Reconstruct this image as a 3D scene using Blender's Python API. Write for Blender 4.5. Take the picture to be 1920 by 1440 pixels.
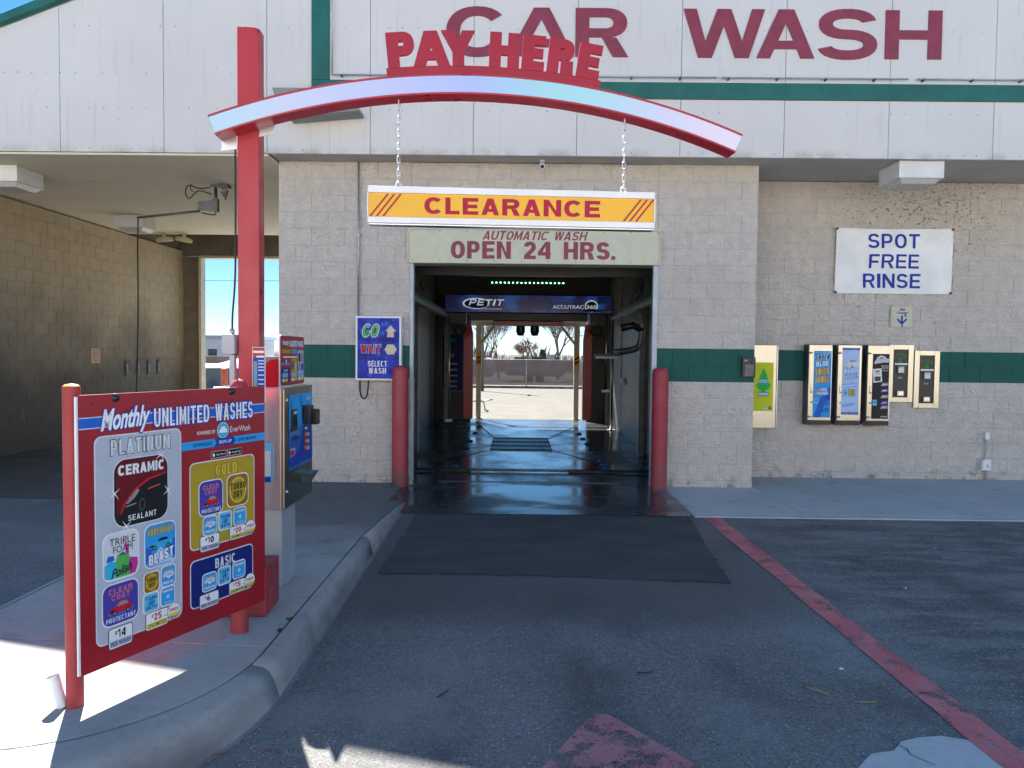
import bpy, math, random
from mathutils import Vector, Matrix
random.seed(7)
S = bpy.context.scene
C = S.collection
for o in list(bpy.data.objects): bpy.data.objects.remove(o)
R = math.radians

# ------------------------------------------------------------------ camera, sky, sun, exposure
cd = bpy.data.cameras.new('camera'); cam = bpy.data.objects.new('camera', cd); C.objects.link(cam); S.camera = cam
cd.sensor_width = 36; cd.lens = 27.0; cd.clip_start = .05; cd.clip_end = 2000
yaw, pit, rol = R(.48), R(2.35), R(.63)
F = Vector((-math.sin(yaw)*math.cos(pit), math.cos(yaw)*math.cos(pit), -math.sin(pit)))
rt = F.cross(Vector((0, 0, 1))).normalized(); up = rt.cross(F)
r2 = rt*math.cos(rol)+up*math.sin(rol); u2 = up*math.cos(rol)-rt*math.sin(rol)
m = Matrix((r2, u2, -F)).transposed().to_4x4(); m.translation = Vector((0, -9.47, 1.65)); cam.matrix_world = m

SUN = Vector((-.41, .90, 1.0)).normalized()
w = bpy.data.worlds.new('World'); S.world = w; w.use_nodes = True
nt = w.node_tree; sk = nt.nodes.new('ShaderNodeTexSky'); sk.sky_type = 'NISHITA'; sk.sun_disc = False
sk.sun_elevation = math.asin(SUN.z); sk.sun_rotation = math.atan2(SUN.x, SUN.y)
sk.altitude = 1300; sk.air_density = .65; sk.dust_density = 0; sk.ozone_density = 4.0
gm = nt.nodes.new('ShaderNodeGamma'); gm.inputs[1].default_value = .5           # one even contrast curve over the whole sky, as the phone's tone curve has it
nt.links.new(sk.outputs[0], gm.inputs[0]); hs = nt.nodes.new('ShaderNodeHueSaturation'); hs.inputs['Saturation'].default_value = 1.75; nt.links.new(gm.outputs[0], hs.inputs['Color'])
nt.links.new(hs.outputs[0], nt.nodes['Background'].inputs[0]); nt.nodes['Background'].inputs[1].default_value = .128
sd = bpy.data.lights.new('sun', 'SUN'); sd.energy = 4.6; sd.angle = R(.53); sd.color = (1, .955, .885)
so = bpy.data.objects.new('sun', sd); C.objects.link(so); so.rotation_euler = SUN.to_track_quat('Z', 'Y').to_euler(); so.location = (-6, 14, 18)
V = S.view_settings; V.view_transform = 'Standard'; V.look = 'None'; V.gamma = 1; V.exposure = 2.0
S.render.engine = 'CYCLES'; S.cycles.caustics_reflective = False; S.cycles.max_bounces = 6; S.cycles.diffuse_bounces = 4; S.cycles.glossy_bounces = 3; S.cycles.transparent_max_bounces = 6

# ------------------------------------------------------------------ helpers
def mat(name, col, rough=.6, metal=0., var=.08, scale=5., bump=0., bscale=60., spec=.5, col2=None, thr=(.35, .65), rvar=0., bdist=.01, rnd=0., detail=6., stretch=None):
    m = bpy.data.materials.new(name); m.use_nodes = True; n = m.node_tree.nodes; L = m.node_tree.links
    b = n['Principled BSDF']; b.inputs['Roughness'].default_value = rough; b.inputs['Metallic'].default_value = metal
    b.inputs['Specular IOR Level'].default_value = spec
    g = n.new('ShaderNodeNewGeometry'); pos = g.outputs['Position']
    if stretch:
        mp = n.new('ShaderNodeMapping'); mp.inputs['Scale'].default_value = stretch; L.new(pos, mp.inputs[0]); pos = mp.outputs[0]
    t = n.new('ShaderNodeTexNoise'); t.inputs['Scale'].default_value = scale; t.inputs['Detail'].default_value = detail; L.new(pos, t.inputs['Vector'])
    r = n.new('ShaderNodeMapRange'); r.inputs[1].default_value = thr[0]; r.inputs[2].default_value = thr[1]; L.new(t.outputs['Fac'], r.inputs[0])
    mx = n.new('ShaderNodeMix'); mx.data_type = 'RGBA'; L.new(r.outputs[0], mx.inputs[0])
    c1 = [c*(1-var) for c in col]; c2 = col2 or [min(1, c*(1+var)) for c in col]
    mx.inputs[6].default_value = (*c1, 1); mx.inputs[7].default_value = (*c2, 1)
    out = mx.outputs[2]
    if rnd:
        oi = n.new('ShaderNodeObjectInfo'); rr = n.new('ShaderNodeMapRange'); rr.inputs[3].default_value = 1-rnd; rr.inputs[4].default_value = 1+rnd; L.new(oi.outputs['Random'], rr.inputs[0])
        vm = n.new('ShaderNodeVectorMath'); vm.operation = 'SCALE'; L.new(out, vm.inputs[0]); L.new(rr.outputs[0], vm.inputs['Scale']); out = vm.outputs[0]
    L.new(out, b.inputs['Base Color'])
    if rvar:
        r3 = n.new('ShaderNodeMapRange'); r3.inputs[3].default_value = max(.02, rough-rvar); r3.inputs[4].default_value = min(1, rough+rvar); L.new(t.outputs['Fac'], r3.inputs[0]); L.new(r3.outputs[0], b.inputs['Roughness'])
    if bump:
        t2 = n.new('ShaderNodeTexNoise'); t2.inputs['Scale'].default_value = bscale; t2.inputs['Detail'].default_value = 5; L.new(g.outputs['Position'], t2.inputs['Vector'])
        bp = n.new('ShaderNodeBump'); bp.inputs['Strength'].default_value = bump; bp.inputs['Distance'].default_value = bdist; L.new(t2.outputs['Fac'], bp.inputs['Height']); L.new(bp.outputs[0], b.inputs['Normal'])
    m.diffuse_color = (*col, 1)
    return m

class N:                                                    # tiny node-graph helper for the special surfaces
    def __init__(s, m): s.t = m.node_tree; s.n = s.t.nodes; s.L = s.t.links; s.b = s.n['Principled BSDF']; s.pos = s.n.new('ShaderNodeNewGeometry').outputs['Position']
    def noise(s, sc, det=6., vec=None, rough=.5):
        t = s.n.new('ShaderNodeTexNoise'); t.inputs['Scale'].default_value = sc; t.inputs['Detail'].default_value = det; t.inputs['Roughness'].default_value = rough; s.L.new(vec or s.pos, t.inputs['Vector']); return t.outputs['Fac']
    def vor(s, sc, out='Distance', vec=None):
        t = s.n.new('ShaderNodeTexVoronoi'); t.inputs['Scale'].default_value = sc; s.L.new(vec or s.pos, t.inputs['Vector']); return t.outputs[out]
    def map(s, x, a, b, c=0., d=1., smooth=False):
        r = s.n.new('ShaderNodeMapRange'); r.inputs[1].default_value = a; r.inputs[2].default_value = b; r.inputs[3].default_value = c; r.inputs[4].default_value = d
        if smooth: r.interpolation_type = 'SMOOTHSTEP'
        s.L.new(x, r.inputs[0]); return r.outputs[0]
    def math(s, op, a, b=0.):
        q = s.n.new('ShaderNodeMath'); q.operation = op
        for i, v in ((0, a), (1, b)):
            if isinstance(v, (int, float)): q.inputs[i].default_value = v
            else: s.L.new(v, q.inputs[i])
        return q.outputs[0]
    def mix(s, f, a, b):
        q = s.n.new('ShaderNodeMix'); q.data_type = 'RGBA'
        if isinstance(f, (int, float)): q.inputs[0].default_value = f
        else: s.L.new(f, q.inputs[0])
        for i, v in ((6, a), (7, b)):
            if isinstance(v, tuple): q.inputs[i].default_value = (*v, 1)
            else: s.L.new(v, q.inputs[i])
        return q.outputs[2]
    def sep(s):
        q = s.n.new('ShaderNodeSeparateXYZ'); s.L.new(s.pos, q.inputs[0]); return q.outputs
    def scaled(s, x, y, z):
        q = s.n.new('ShaderNodeMapping'); q.inputs['Scale'].default_value = (x, y, z); s.L.new(s.pos, q.inputs[0]); return q.outputs[0]
    def set(s, col=None, rough=None, h=None, dist=.004, strength=1.):
        if col is not None: s.L.new(col, s.b.inputs['Base Color'])
        if rough is not None: s.L.new(rough, s.b.inputs['Roughness'])
        if h is not None:
            q = s.n.new('ShaderNodeBump'); q.inputs['Strength'].default_value = strength; q.inputs['Distance'].default_value = dist; s.L.new(h, q.inputs['Height']); s.L.new(q.outputs[0], s.b.inputs['Normal'])
def newmat(name, rough=.7):
    m = bpy.data.materials.new(name); m.use_nodes = True; q = N(m); q.b.inputs['Roughness'].default_value = rough; return m, q
def emit(m, col, strength):
    b = m.node_tree.nodes['Principled BSDF']; b.inputs['Emission Color'].default_value = (*col, 1); b.inputs['Emission Strength'].default_value = strength; return m

class MB:                                                   # mesh collector
    def __init__(s, off=(0, 0, 0)): s.v = []; s.f = []; s.m = []; s.off = off; s.mats = []; s.smooth = set()
    def mi(s, m):
        if m not in s.mats: s.mats.append(m)
        return s.mats.index(m)
    def add(s, vs, fs, m, sm=False):
        b = len(s.v); ox, oy, oz = s.off; k = s.mi(m)
        s.v += [(x+ox, y+oy, z+oz) for x, y, z in vs]
        for f in fs:
            if sm: s.smooth.add(len(s.f))
            s.f.append(tuple(i+b for i in f)); s.m.append(k)
        return s
    def box(s, x0, x1, y0, y1, z0, z1, m):
        return s.add([(x0, y0, z0), (x1, y0, z0), (x1, y1, z0), (x0, y1, z0), (x0, y0, z1), (x1, y0, z1), (x1, y1, z1), (x0, y1, z1)],
              [(0, 3, 2, 1), (4, 5, 6, 7), (0, 1, 5, 4), (1, 2, 6, 5), (2, 3, 7, 6), (3, 0, 4, 7)], m)
    def prism(s, pts, y0, y1, m):                             # polygon in XZ, counter-clockwise seen from -Y
        n = len(pts); vs = [(x, y0, z) for x, z in pts]+[(x, y1, z) for x, z in pts]
        return s.add(vs, [tuple(range(n)), tuple(range(2*n-1, n-1, -1))]+[(i, i+n, (i+1) % n+n, (i+1) % n) for i in range(n)], m)
    def slab(s, pts, z0, z1, m):                              # polygon in XY
        n = len(pts); vs = [(x, y, z0) for x, y in pts]+[(x, y, z1) for x, y in pts]
        return s.add(vs, [tuple(range(n-1, -1, -1)), tuple(range(n, 2*n))]+[(i, (i+1) % n, (i+1) % n+n, i+n) for i in range(n)], m)
    def tube(s, pts, r, m, n=8, closed=False, cap=True, r1=None):
        P = [Vector(p) for p in pts]; k = len(P); vs = []; fs = []; prev = None
        for i, p in enumerate(P):
            a = P[(i-1) % k] if (closed or i) else p; b = P[(i+1) % k] if (closed or i < k-1) else p
            d = (b-a).normalized() if (b-a).length > 1e-9 else Vector((0, 0, 1))
            if prev is None: u = d.orthogonal().normalized()
            else: u = (prev-d*prev.dot(d)); u = u.normalized() if u.length > 1e-6 else d.orthogonal().normalized()
            prev = u; v = d.cross(u); rr = r if r1 is None else r+(r1-r)*i/max(1, k-1)
            for j in range(n):
                a_ = 2*math.pi*j/n; q = p+u*(math.cos(a_)*rr)+v*(math.sin(a_)*rr); vs.append(tuple(q))
        for i in range(k if closed else k-1):
            for j in range(n): fs.append((i*n+j, i*n+(j+1) % n, ((i+1) % k)*n+(j+1) % n, ((i+1) % k)*n+j))
        s.add(vs, fs, m, True)
        if cap and not closed:
            b = len(s.v)-len(vs); q = s.mi(m)
            s.f.append(tuple(range(b+n-1, b-1, -1))); s.m.append(q); s.f.append(tuple(b+(k-1)*n+j for j in range(n))); s.m.append(q)
        return s
    def lathe(s, prof, m, n=24, c=(0, 0), cap=False):          # profile (r,z)
        vs = [(c[0]+r*math.cos(2*math.pi*j/n), c[1]+r*math.sin(2*math.pi*j/n), z) for r, z in prof for j in range(n)]
        fs = [(i*n+j, i*n+(j+1) % n, (i+1)*n+(j+1) % n, (i+1)*n+j) for i in range(len(prof)-1) for j in range(n)]
        return s.add(vs, fs, m, True)
    def build(s, name, parent=None, bevel=0., loc=None, seg=2):
        me = bpy.data.meshes.new(name); me.from_pydata(s.v, [], s.f)
        for m in s.mats: me.materials.append(m)
        me.polygons.foreach_set('material_index', s.m)
        if s.smooth: me.polygons.foreach_set('use_smooth', [i in s.smooth for i in range(len(s.f))])
        me.update(); o = bpy.data.objects.new(name, me); C.objects.link(o); o.parent = parent
        if loc: o.location = loc
        if bevel:
            b = o.modifiers.new('bevel', 'BEVEL'); b.width = bevel; b.segments = seg; b.limit_method = 'ANGLE'
        return o

_tc = {}
def textgeo(s, bold=0., shear=0., extrude=0.):
    k = (s, bold, shear, extrude)
    if k not in _tc:
        cu = bpy.data.curves.new('t', 'FONT'); cu.body = s; cu.offset = bold; cu.shear = shear; cu.extrude = extrude; cu.resolution_u = 4; cu.fill_mode = 'BOTH'
        ob = bpy.data.objects.new('t', cu); me = bpy.data.meshes.new_from_object(ob)
        vs = [tuple(v.co) for v in me.vertices]; fs = [tuple(p.vertices) for p in me.polygons]
        bpy.data.objects.remove(ob); bpy.data.curves.remove(cu); bpy.data.meshes.remove(me); _tc[k] = (vs, fs)
    return _tc[k]

STEP = .0008
def ring(cx, cz, rx, rz, t, h, a0, a1, n=14):
    f = lambda a, k: (cx+(rx-(t if k else 0))*math.copysign(abs(math.cos(a))**.9, math.cos(a)), cz+(rz-(h if k else 0))*math.copysign(abs(math.sin(a))**.9, math.sin(a)))
    A = [R(a0+(a1-a0)*i/n) for i in range(n+1)]; return [[f(A[i], 0), f(A[i+1], 0), f(A[i+1], 1), f(A[i], 1)] for i in range(n)]
def bx(x0, z0, x1, z1): return [(x0, z0), (x1, z0), (x1, z1), (x0, z1)]
def glyph(c, t, h):                                         # heavy grotesque capitals in a unit box, stem t, bar h
    m = .5-h/2
    if c == 'E': return [bx(0, 0, t, 1), bx(t, 0, 1, h), bx(t, 1-h, 1, 1), bx(t, m, .93, m+h)]
    if c == 'F': return [bx(0, 0, t, 1), bx(t, 1-h, 1, 1), bx(t, m-.03, .90, m+h-.03)]
    if c == 'L': return [bx(0, 0, t, 1), bx(t, 0, 1, h)]
    if c == 'H': return [bx(0, 0, t, 1), bx(1-t, 0, 1, 1), bx(t, m, 1-t, m+h)]
    if c == 'T': return [bx(0, 1-h, 1, 1), bx(.5-t/2, 0, .5+t/2, 1-h)]
    if c == 'I': return [bx(0, 0, 1, 1)]
    if c == '.': return [bx(0, 0, 1, h*1.05)]
    if c == 'A':
        a = t*.56; k = .5-a; zi = (.5-t)/k; b0, b1 = .19, .19+h*.92
        return [[(0, 0), (t, 0), (.5, zi), (.5, 1), (.5-a, 1)], [(1-t, 0), (1, 0), (.5+a, 1), (.5, 1), (.5, zi)], [(t+b0*k, b0), (1-t-b0*k, b0), (1-t-b1*k, b1), (t+b1*k, b1)]]
    if c == 'W': return [[(0, 1), (.19, 0), (.19+t, 0), (.5, .66), (.81-t, 0), (.81, 0), (1, 1), (1-t*.95, 1), (.81-t*.5, .34), (.5+t*.5, 1), (.5-t*.5, 1), (.19+t*.5, .34), (t*.95, 1)]]
    if c == 'M': return [bx(0, 0, t, 1), bx(1-t, 0, 1, 1), [(t, 1), (t, .58), (.5, 0), (1-t, .58), (1-t, 1), (.5, .38)]]
    if c == 'N': return [bx(0, 0, t, 1), bx(1-t, 0, 1, 1), [(t, 1), (t, .66), (1-t, 0), (1-t, .34)]]
    if c == 'Y': return [[(0, 1), (.5-t/2, .42), (.5-t/2, 0), (.5+t/2, 0), (.5+t/2, .42), (1, 1), (1-t*1.1, 1), (.5, .66), (t*1.1, 1)]]
    if c in 'PR':
        m = .40 if c == 'R' else .34; xb = .56; rz = (1-m)/2; g = [bx(0, 0, t, 1), bx(t, 1-h, xb, 1), bx(t, m, xb, m+h)]+ring(xb, m+rz, .97-xb, rz, min(t, .9*(.97-xb)), h, -90, 90)
        return g+([[(.50, m), (1-t*1.12, 0), (1, 0), (.50+t*1.05, m)]] if c == 'R' else [])
    if c == 'D': return [bx(0, 0, t, 1), bx(t, 0, .5, h), bx(t, 1-h, .5, 1)]+ring(.5, .5, .5, .5, t, h, -90, 90)
    if c == 'B': return [bx(0, 0, t, 1), bx(t, 0, .56, h), bx(t, m, .56, m+h), bx(t, 1-h, .56, 1)]+ring(.56, .25+h/4, .44, .25+h/4, t, h, -90, 90)+ring(.54, .75-h/4, .42, .25+h/4, t, h, -90, 90)
    if c == 'K': return [bx(0, 0, t, 1), [(t, .62), (t, .30), (1-t*1.2, 1), (1, 1)][::-1], [(t*1.35, .55), (t*1.9, .78), (1, 0), (1-t*1.25, 0)]]
    if c == 'G': return ring(.52, .5, .52, .5, t, h, 40, 335, 22)+[bx(1-t, .22, 1, .52), bx(.56, .52-h*.9, 1-t, .52)]
    if c == '0': return ring(.5, .5, .5, .5, t, h, 0, 360, 24)
    if c == '1': return [bx(1-t, 0, 1, 1), [(1-t, 1), (0, .86), (0, .68), (1-t, .76)]]
    if c == '5': return [bx(0, 1-h, .95, 1), bx(0, .52, t, 1-h)]+ring(.5, .31, .5, .31, t, h, 130, -165, 18)
    if c == '6': return ring(.5, .31, .5, .31, t, h, 0, 360, 22)+[[(0, .31), (t, .31), (t*1.05, .62), (.80, 1), (.80-t, 1), (.04, .62)]]
    if c == 'C': return ring(.52, .5, .52, .5, t, h, 40, 320, 22)
    if c == 'O': return ring(.5, .5, .5, .5, t, h, 0, 360, 28)
    if c == 'U': return [bx(0, .42, t, 1), bx(1-t, .42, 1, 1)]+ring(.5, .42, .5, .42, t, h, 180, 360, 14)
    if c == 'S':
        rz = (1+h)/4; return ring(.5, 1-rz, .48, rz, t, h, 14, 270, 18)+ring(.5, rz, .5, rz, t, h, 90, -166, 18)
    if c == '2':
        rz = .31; a = R(-42); o = (.5+.5*math.cos(a), 1-rz+rz*math.sin(a)); i = (.5+(.5-t)*math.cos(a), 1-rz+(rz-h)*math.sin(a)); return ring(.5, 1-rz, .5, rz, t, h, 176, -42, 16)+[bx(0, 0, 1, h), [o, i, (0, h), (t*1.35, h)]]
    if c == '4': return [bx(.60, 0, .60+t, 1), bx(0, .21, .60, .21+h), bx(.60+t, .21, 1, .21+h), [(0, .21+h), (t*.95, .21+h), (.60, .74), (.60, 1)]]
    return []
GW = dict(zip('IMW.LESFPT24 1', (.27, 1.12, 1.3, .27, .80, .88, .94, .84, .92, .90, .84, .90, .62, .55)))
CAP = dict(W=.27, M=.27, N=.33, A=.34, Y=.36, K=.32, I=1)
def word(s_, x0, z0, x1, z1, t, h, gap=.14, shear=0., edge=0.):      # -> [(char, [polygons])] with stems of t*height
    tot = sum(GW.get(c, 1.)+gap for c in s_)-gap; H = z1-z0; k = (x1-x0-shear*H)/tot; x = x0; out = []
    for c in s_:
        wd = GW.get(c, 1.)*k
        if c != ' ': e = edge; out.append((c, [[(x-e+u*(wd+2*e)+shear*v*H, z0-e+v*(H+2*e)) for u, v in p] for p in glyph(c, min(CAP.get(c, .38), (t*H+2*e)/(wd+2*e)), min(.33, (h*H+2*e)/(H+2*e)))]))
        x += wd+gap*k
    return out
def ccw(p): return p if sum(p[i][0]*p[(i+1) % len(p)][1]-p[(i+1) % len(p)][0]*p[i][1] for i in range(len(p))) > 0 else p[::-1]
class Art(MB):                                              # flat print in the XZ plane facing -Y, stacked in layers
    def __init__(s, y=0., off=(0, 0, 0)): super().__init__(off); s.y = y
    def poly(s, pts, m, l=0):
        a = sum(pts[i][0]*pts[(i+1) % len(pts)][1]-pts[(i+1) % len(pts)][0]*pts[i][1] for i in range(len(pts)))
        if a < 0: pts = pts[::-1]
        return s.add([(x, s.y-l*STEP, z) for x, z in pts], [tuple(range(len(pts)))], m)
    def rect(s, x0, z0, x1, z1, m, l=0): return s.poly([(x0, z0), (x1, z0), (x1, z1), (x0, z1)], m, l)
    def rr(s, x0, z0, x1, z1, r, m, l=0): return s.poly(rrpts(x0, z0, x1, z1, r), m, l)
    def ell(s, cx, cz, rx, rz, m, l=0, n=28): return s.poly([(cx+rx*math.cos(2*math.pi*i/n), cz+rz*math.sin(2*math.pi*i/n)) for i in range(n)], m, l)
    def text(s, t, x0, z0, x1, z1, m, l=0, bold=.015, shear=0., rot=0., line=None, lw=.25):
        bold = min(bold, .036); vs, fs = textgeo(t, bold, shear)
        if not vs: return s
        ax = min(v[0] for v in vs); bx = max(v[0] for v in vs); az = min(v[1] for v in vs); bz = max(v[1] for v in vs)
        cx, cz = (x0+x1)/2, (z0+z1)/2
        def put(vs, fs, m, l):
            q = []
            for v in vs:
                x = x0+(v[0]-ax)/(bx-ax)*(x1-x0); z = z0+(v[1]-az)/(bz-az)*(z1-z0)
                if rot: z += (x-cx)*math.tan(rot)
                q.append((x, s.y-l*STEP, z))
            s.add(q, fs, m)
        if line: put(*textgeo(t, bold+.022+.05*lw, shear), line, l-1)
        put(vs, fs, m, l); return s
    def sign(s, t, x0, z0, x1, z1, m, l=0, st=.27, h=.18, gap=.14, shear=0., line=None, e=.004, rot=0.):
        cx = (x0+x1)/2
        for mm, ll, ed in (((line, l-1, e),) if line else ())+((m, l, 0),):
            for i, (c, ps) in enumerate(word(t, x0, z0, x1, z1, st, h, gap, shear, ed)):
                for p in ps: s.poly([(x, z+(x-cx)*math.tan(rot)) for x, z in p], mm, ll+(.15*(i % 2) if ed else 0))
        return s
def rrpts(x0, z0, x1, z1, r, k=5):
    p = []
    for cx, cz, a in ((x1-r, z0+r, -90), (x1-r, z1-r, 0), (x0+r, z1-r, 90), (x0+r, z0+r, 180)):
        for i in range(k+1): t = R(a+90*i/k); p.append((cx+r*math.cos(t), cz+r*math.sin(t)))
    return p
def tag(o, label=None, cat=None, group=None, kind=None):
    if label: o['label'] = label
    if cat: o['category'] = cat
    if group: o['group'] = group
    if kind: o['kind'] = kind
    return o
def sm_(pts, k=4):                                          # rounds a run of points
    P_ = [Vector(p) for p in pts]; out = []
    for i in range(len(P_)-1):
        a, b, c, d = P_[max(0, i-1)], P_[i], P_[i+1], P_[min(len(P_)-1, i+2)]
        for j in range(k): t = j/k; out.append(.5*((2*b)+(c-a)*t+(2*a-5*b+4*c-d)*t*t+(3*b-a-3*c+d)*t**3))
    return out+[P_[-1]]
def thing(name, label, cat, loc=(0, 0, 0), rz=0., group=None):
    o = bpy.data.objects.new(name, None); o.empty_display_size = .2; C.objects.link(o); o.location = loc; o.rotation_euler = (0, 0, rz)
    return tag(o, label, cat, group)

# ------------------------------------------------------------------ materials
def wornred(name, a, b, rough):
    m, q = newmat(name, rough); x, y, z = q.sep()
    c = q.mix(q.map(q.noise(1.6, 5), .3, .7), a, b)
    c = q.mix(q.map(q.noise(9, 7, q.scaled(1, 1, .25), .7), .60, .78, 0, .45), c, tuple(v*.45 for v in a))     # streaks
    c = q.mix(q.map(q.noise(34, 6, rough=.7), .685, .72, 0, .8), c, (.42, .34, .32))                              # chips
    c = q.mix(q.math('MULTIPLY', q.map(z, .55, .05), q.map(q.noise(6, 6), .40, .70)), c, (.10, .06, .055))        # splash grime
    q.set(c, q.map(q.noise(5, 5), .3, .7, rough-.08, rough+.2), q.noise(22, 4), .002, .35); return m
WHITEP = mat('white_paint', (.76, .77, .78), .45, var=.05, scale=3)
RED = wornred('red_enamel', (.38, .014, .032), (.42, .030, .046), .32)
REDM = wornred('matt_red_paint', (.34, .020, .030), (.40, .050, .055), .5)
REDB = mat('red_board_print', (.31, .009, .017), .32, var=.07, scale=6)
MAROON = mat('maroon_letter', (.25, .034, .062), .5, var=.12, scale=7)
GREEN = mat('dark_green_trim', (.008, .120, .098), .5, var=.14, scale=4)
FASC = None
ALU = mat('brushed_aluminium', (.62, .63, .65), .3, 1., var=.06, scale=20)
STEEL = mat('stainless_steel', (.46, .425, .35), .28, 1., var=.03, scale=3)
DSTEEL = mat('dark_steel', (.10, .11, .12), .4, .6, var=.2, scale=8)
GALV = mat('galvanised_steel', (.42, .44, .46), .45, .8, var=.12, scale=25)
BLACK = mat('black_plastic', (.012, .012, .013), .38, var=.2)
RUBBER = mat('black_rubber', (.015, .015, .016), .6, var=.2)
CREAM = mat('cream_paint', (.62, .56, .42), .5, var=.1, scale=6)
FIX = mat('fixture_enamel', (.74, .75, .75), .4, var=.06)
LENS = mat('prismatic_lens', (.55, .55, .53), .25, var=.1, scale=30)
WHITEF = mat('white_frame', (.78, .79, .82), .35, var=.03)
P = {}
for k, c in dict(white=(.78, .80, .84), offw=(.66, .68, .72), silver=(.42, .47, .56), silver2=(.62, .66, .72), grey=(.25, .27, .30), dgrey=(.07, .075, .08), black=(.012, .012, .015),
                 blue=(.012, .055, .36), blue2=(.02, .12, .55), navy=(.008, .018, .16), sky=(.03, .33, .72), lsky=(.18, .52, .80), pale=(.42, .58, .82), gold=(.42, .30, .025), gold2=(.62, .46, .06), dgold=(.30, .14, .015),
                 yellow=(.72, .60, .04), hot=(.62, .05, .075), crimson=(.40, .016, .055), cyell=(.80, .44, .015), red=(.50, .012, .022), dred=(.13, .008, .012), green=(.02, .26, .05), lgreen=(.08, .42, .10), magenta=(.48, .03, .28), cyan=(.03, .42, .66), violet=(.06, .05, .34),
                 tyell=(.62, .66, .02), tgreen=(.02, .45, .09), cream=(.66, .60, .40), orange=(.55, .14, .02), skin=(.50, .28, .20), signcream=(.60, .60, .46), txtblue=(.008, .045, .36), purple=(.16, .07, .34)).items():
    P[k] = mat('print_'+k, c, .5, var=.05, scale=8, spec=.22)

# painted split-face block
def blockmat(name, col, dirt, amp=.010, smooth=False):
    m, q = newmat(name, .75)
    n1 = q.noise(9, 6); n2 = q.noise(1.1, 4); n3 = q.noise(55, 4)
    oi = q.n.new('ShaderNodeObjectInfo').outputs['Random']
    c = q.mix(q.map(n1, .3, .7), tuple(x*.90 for x in col), tuple(min(1, x*1.06) for x in col))
    c = q.mix(q.math('MULTIPLY', q.map(n2, .45, .75), .5), c, tuple(x*.80 for x in col))
    c = q.mix(q.math('MULTIPLY', oi, .16), c, tuple(x*.72 for x in col))
    pits = q.map(q.noise(52, 4, rough=.6), .27, .34, 1, 0)                           # dirt in the pits of the rough face
    c = q.mix(q.math('MULTIPLY', pits, dirt), c, (.10, .085, .07))
    x, y, z = q.sep()
    # specks of soot under the wall light
    rx = q.math('DIVIDE', q.math('SUBTRACT', x, 5.35), 1.75); rz_ = q.math('DIVIDE', q.math('SUBTRACT', z, 3.7), 1.0)
    fall = q.map(q.math('SQRT', q.math('ADD', q.math('MULTIPLY', rx, rx), q.math('MULTIPLY', rz_, rz_))), 1.0, .15, 0, 1)
    sp = q.map(q.math('ADD', q.noise(21, 5, q.scaled(1, 1, 1.5), .62), q.math('MULTIPLY', fall, .10)), .645, .70)
    c = q.mix(q.math('MULTIPLY', q.math('MULTIPLY', sp, q.map(fall, 0, .4)), .8), c, (.075, .058, .042)); c = q.mix(q.math('MULTIPLY', fall, .30), c, (.42, .36, .27))
    c = q.mix(q.math('MULTIPLY', q.map(z, .20, .0), q.map(q.noise(7, 6, rough=.7), .50, .66)), c, (.15, .13, .115))   # splash grime at the foot
    rg = q.math('ABSOLUTE', q.math('SUBTRACT', q.noise(11, 4, q.scaled(1, 1, 1.6), .6), .5)); h = q.math('ADD', q.math('MULTIPLY', rg, 1.5), q.math('ADD', q.math('MULTIPLY', q.noise(14, 5, rough=.6), .6), q.math('MULTIPLY', n3, .35)))
    q.set(c, None, h, amp, .9 if not smooth else .4)
    return m
BLK = blockmat('painted_split_face_block', (.74, .68, .61), .55, .060)
BLKG = blockmat('green_painted_block', (.010, .105, .085), .12, .020)
MORT = blockmat('painted_mortar', (.56, .52, .475), .3, .004)
MORTG = blockmat('green_painted_mortar', (.008, .085, .07), .1, .004)

def baywall(name, col):
    m, q = newmat(name, .7); x, y, z = q.sep()
    n1 = q.noise(6, 5); n2 = q.noise(.9, 5); oi = q.n.new('ShaderNodeObjectInfo').outputs['Random']
    c = q.mix(q.map(n1, .3, .7), tuple(v*.85 for v in col), col)
    c = q.mix(q.math('MULTIPLY', oi, .3), c, tuple(v*.68 for v in col))
    low = q.map(q.math('ADD', z, q.math('MULTIPLY', q.math('SUBTRACT', n2, .5), 2.2)), 2.7, 1.1)
    c = q.mix(q.math('MULTIPLY', low, .86), c, (.075, .070, .062))        # road film thrown up by washing
    sc = q.map(q.noise(2.2, 6, rough=.7), .62, .70)
    c = q.mix(q.math('MULTIPLY', q.math('MULTIPLY', sc, q.map(z, 1.3, .6)), .5), c, (.36, .34, .31))
    q.set(c, None, q.noise(45, 4), .004, .5); return m
BAY = baywall('wash_bay_block', (.55, .46, .32)); BAYM = baywall('wash_bay_mortar', (.46, .385, .265))

def fascmat():
    m, q = newmat('fascia_panel_paint', .55); x, y, z = q.sep()
    oi = q.n.new('ShaderNodeObjectInfo').outputs['Random']
    c = q.mix(q.map(q.noise(.8, 5), .3, .7), (.63, .612, .59), (.70, .682, .66))
    c = q.mix(q.math('MULTIPLY', oi, .25), c, (.60, .60, .60))
    st = q.map(q.noise(3, 6, q.scaled(4, 1, .35), .6), .58, .75)
    c = q.mix(q.math('MULTIPLY', st, .30), c, (.38, .36, .33)); c = q.mix(q.math('MULTIPLY', q.map(z, 4.06, 3.95), q.map(q.noise(4, 6), .42, .66, 0, .55)), c, (.26, .24, .21))
    sp = q.map(q.noise(26, 3), .735, .76); c = q.mix(q.math('MULTIPLY', sp, .5), c, (.2, .17, .14))
    q.set(c, None, q.noise(30, 4), .002, .5); return m
FASC = fascmat()

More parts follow.
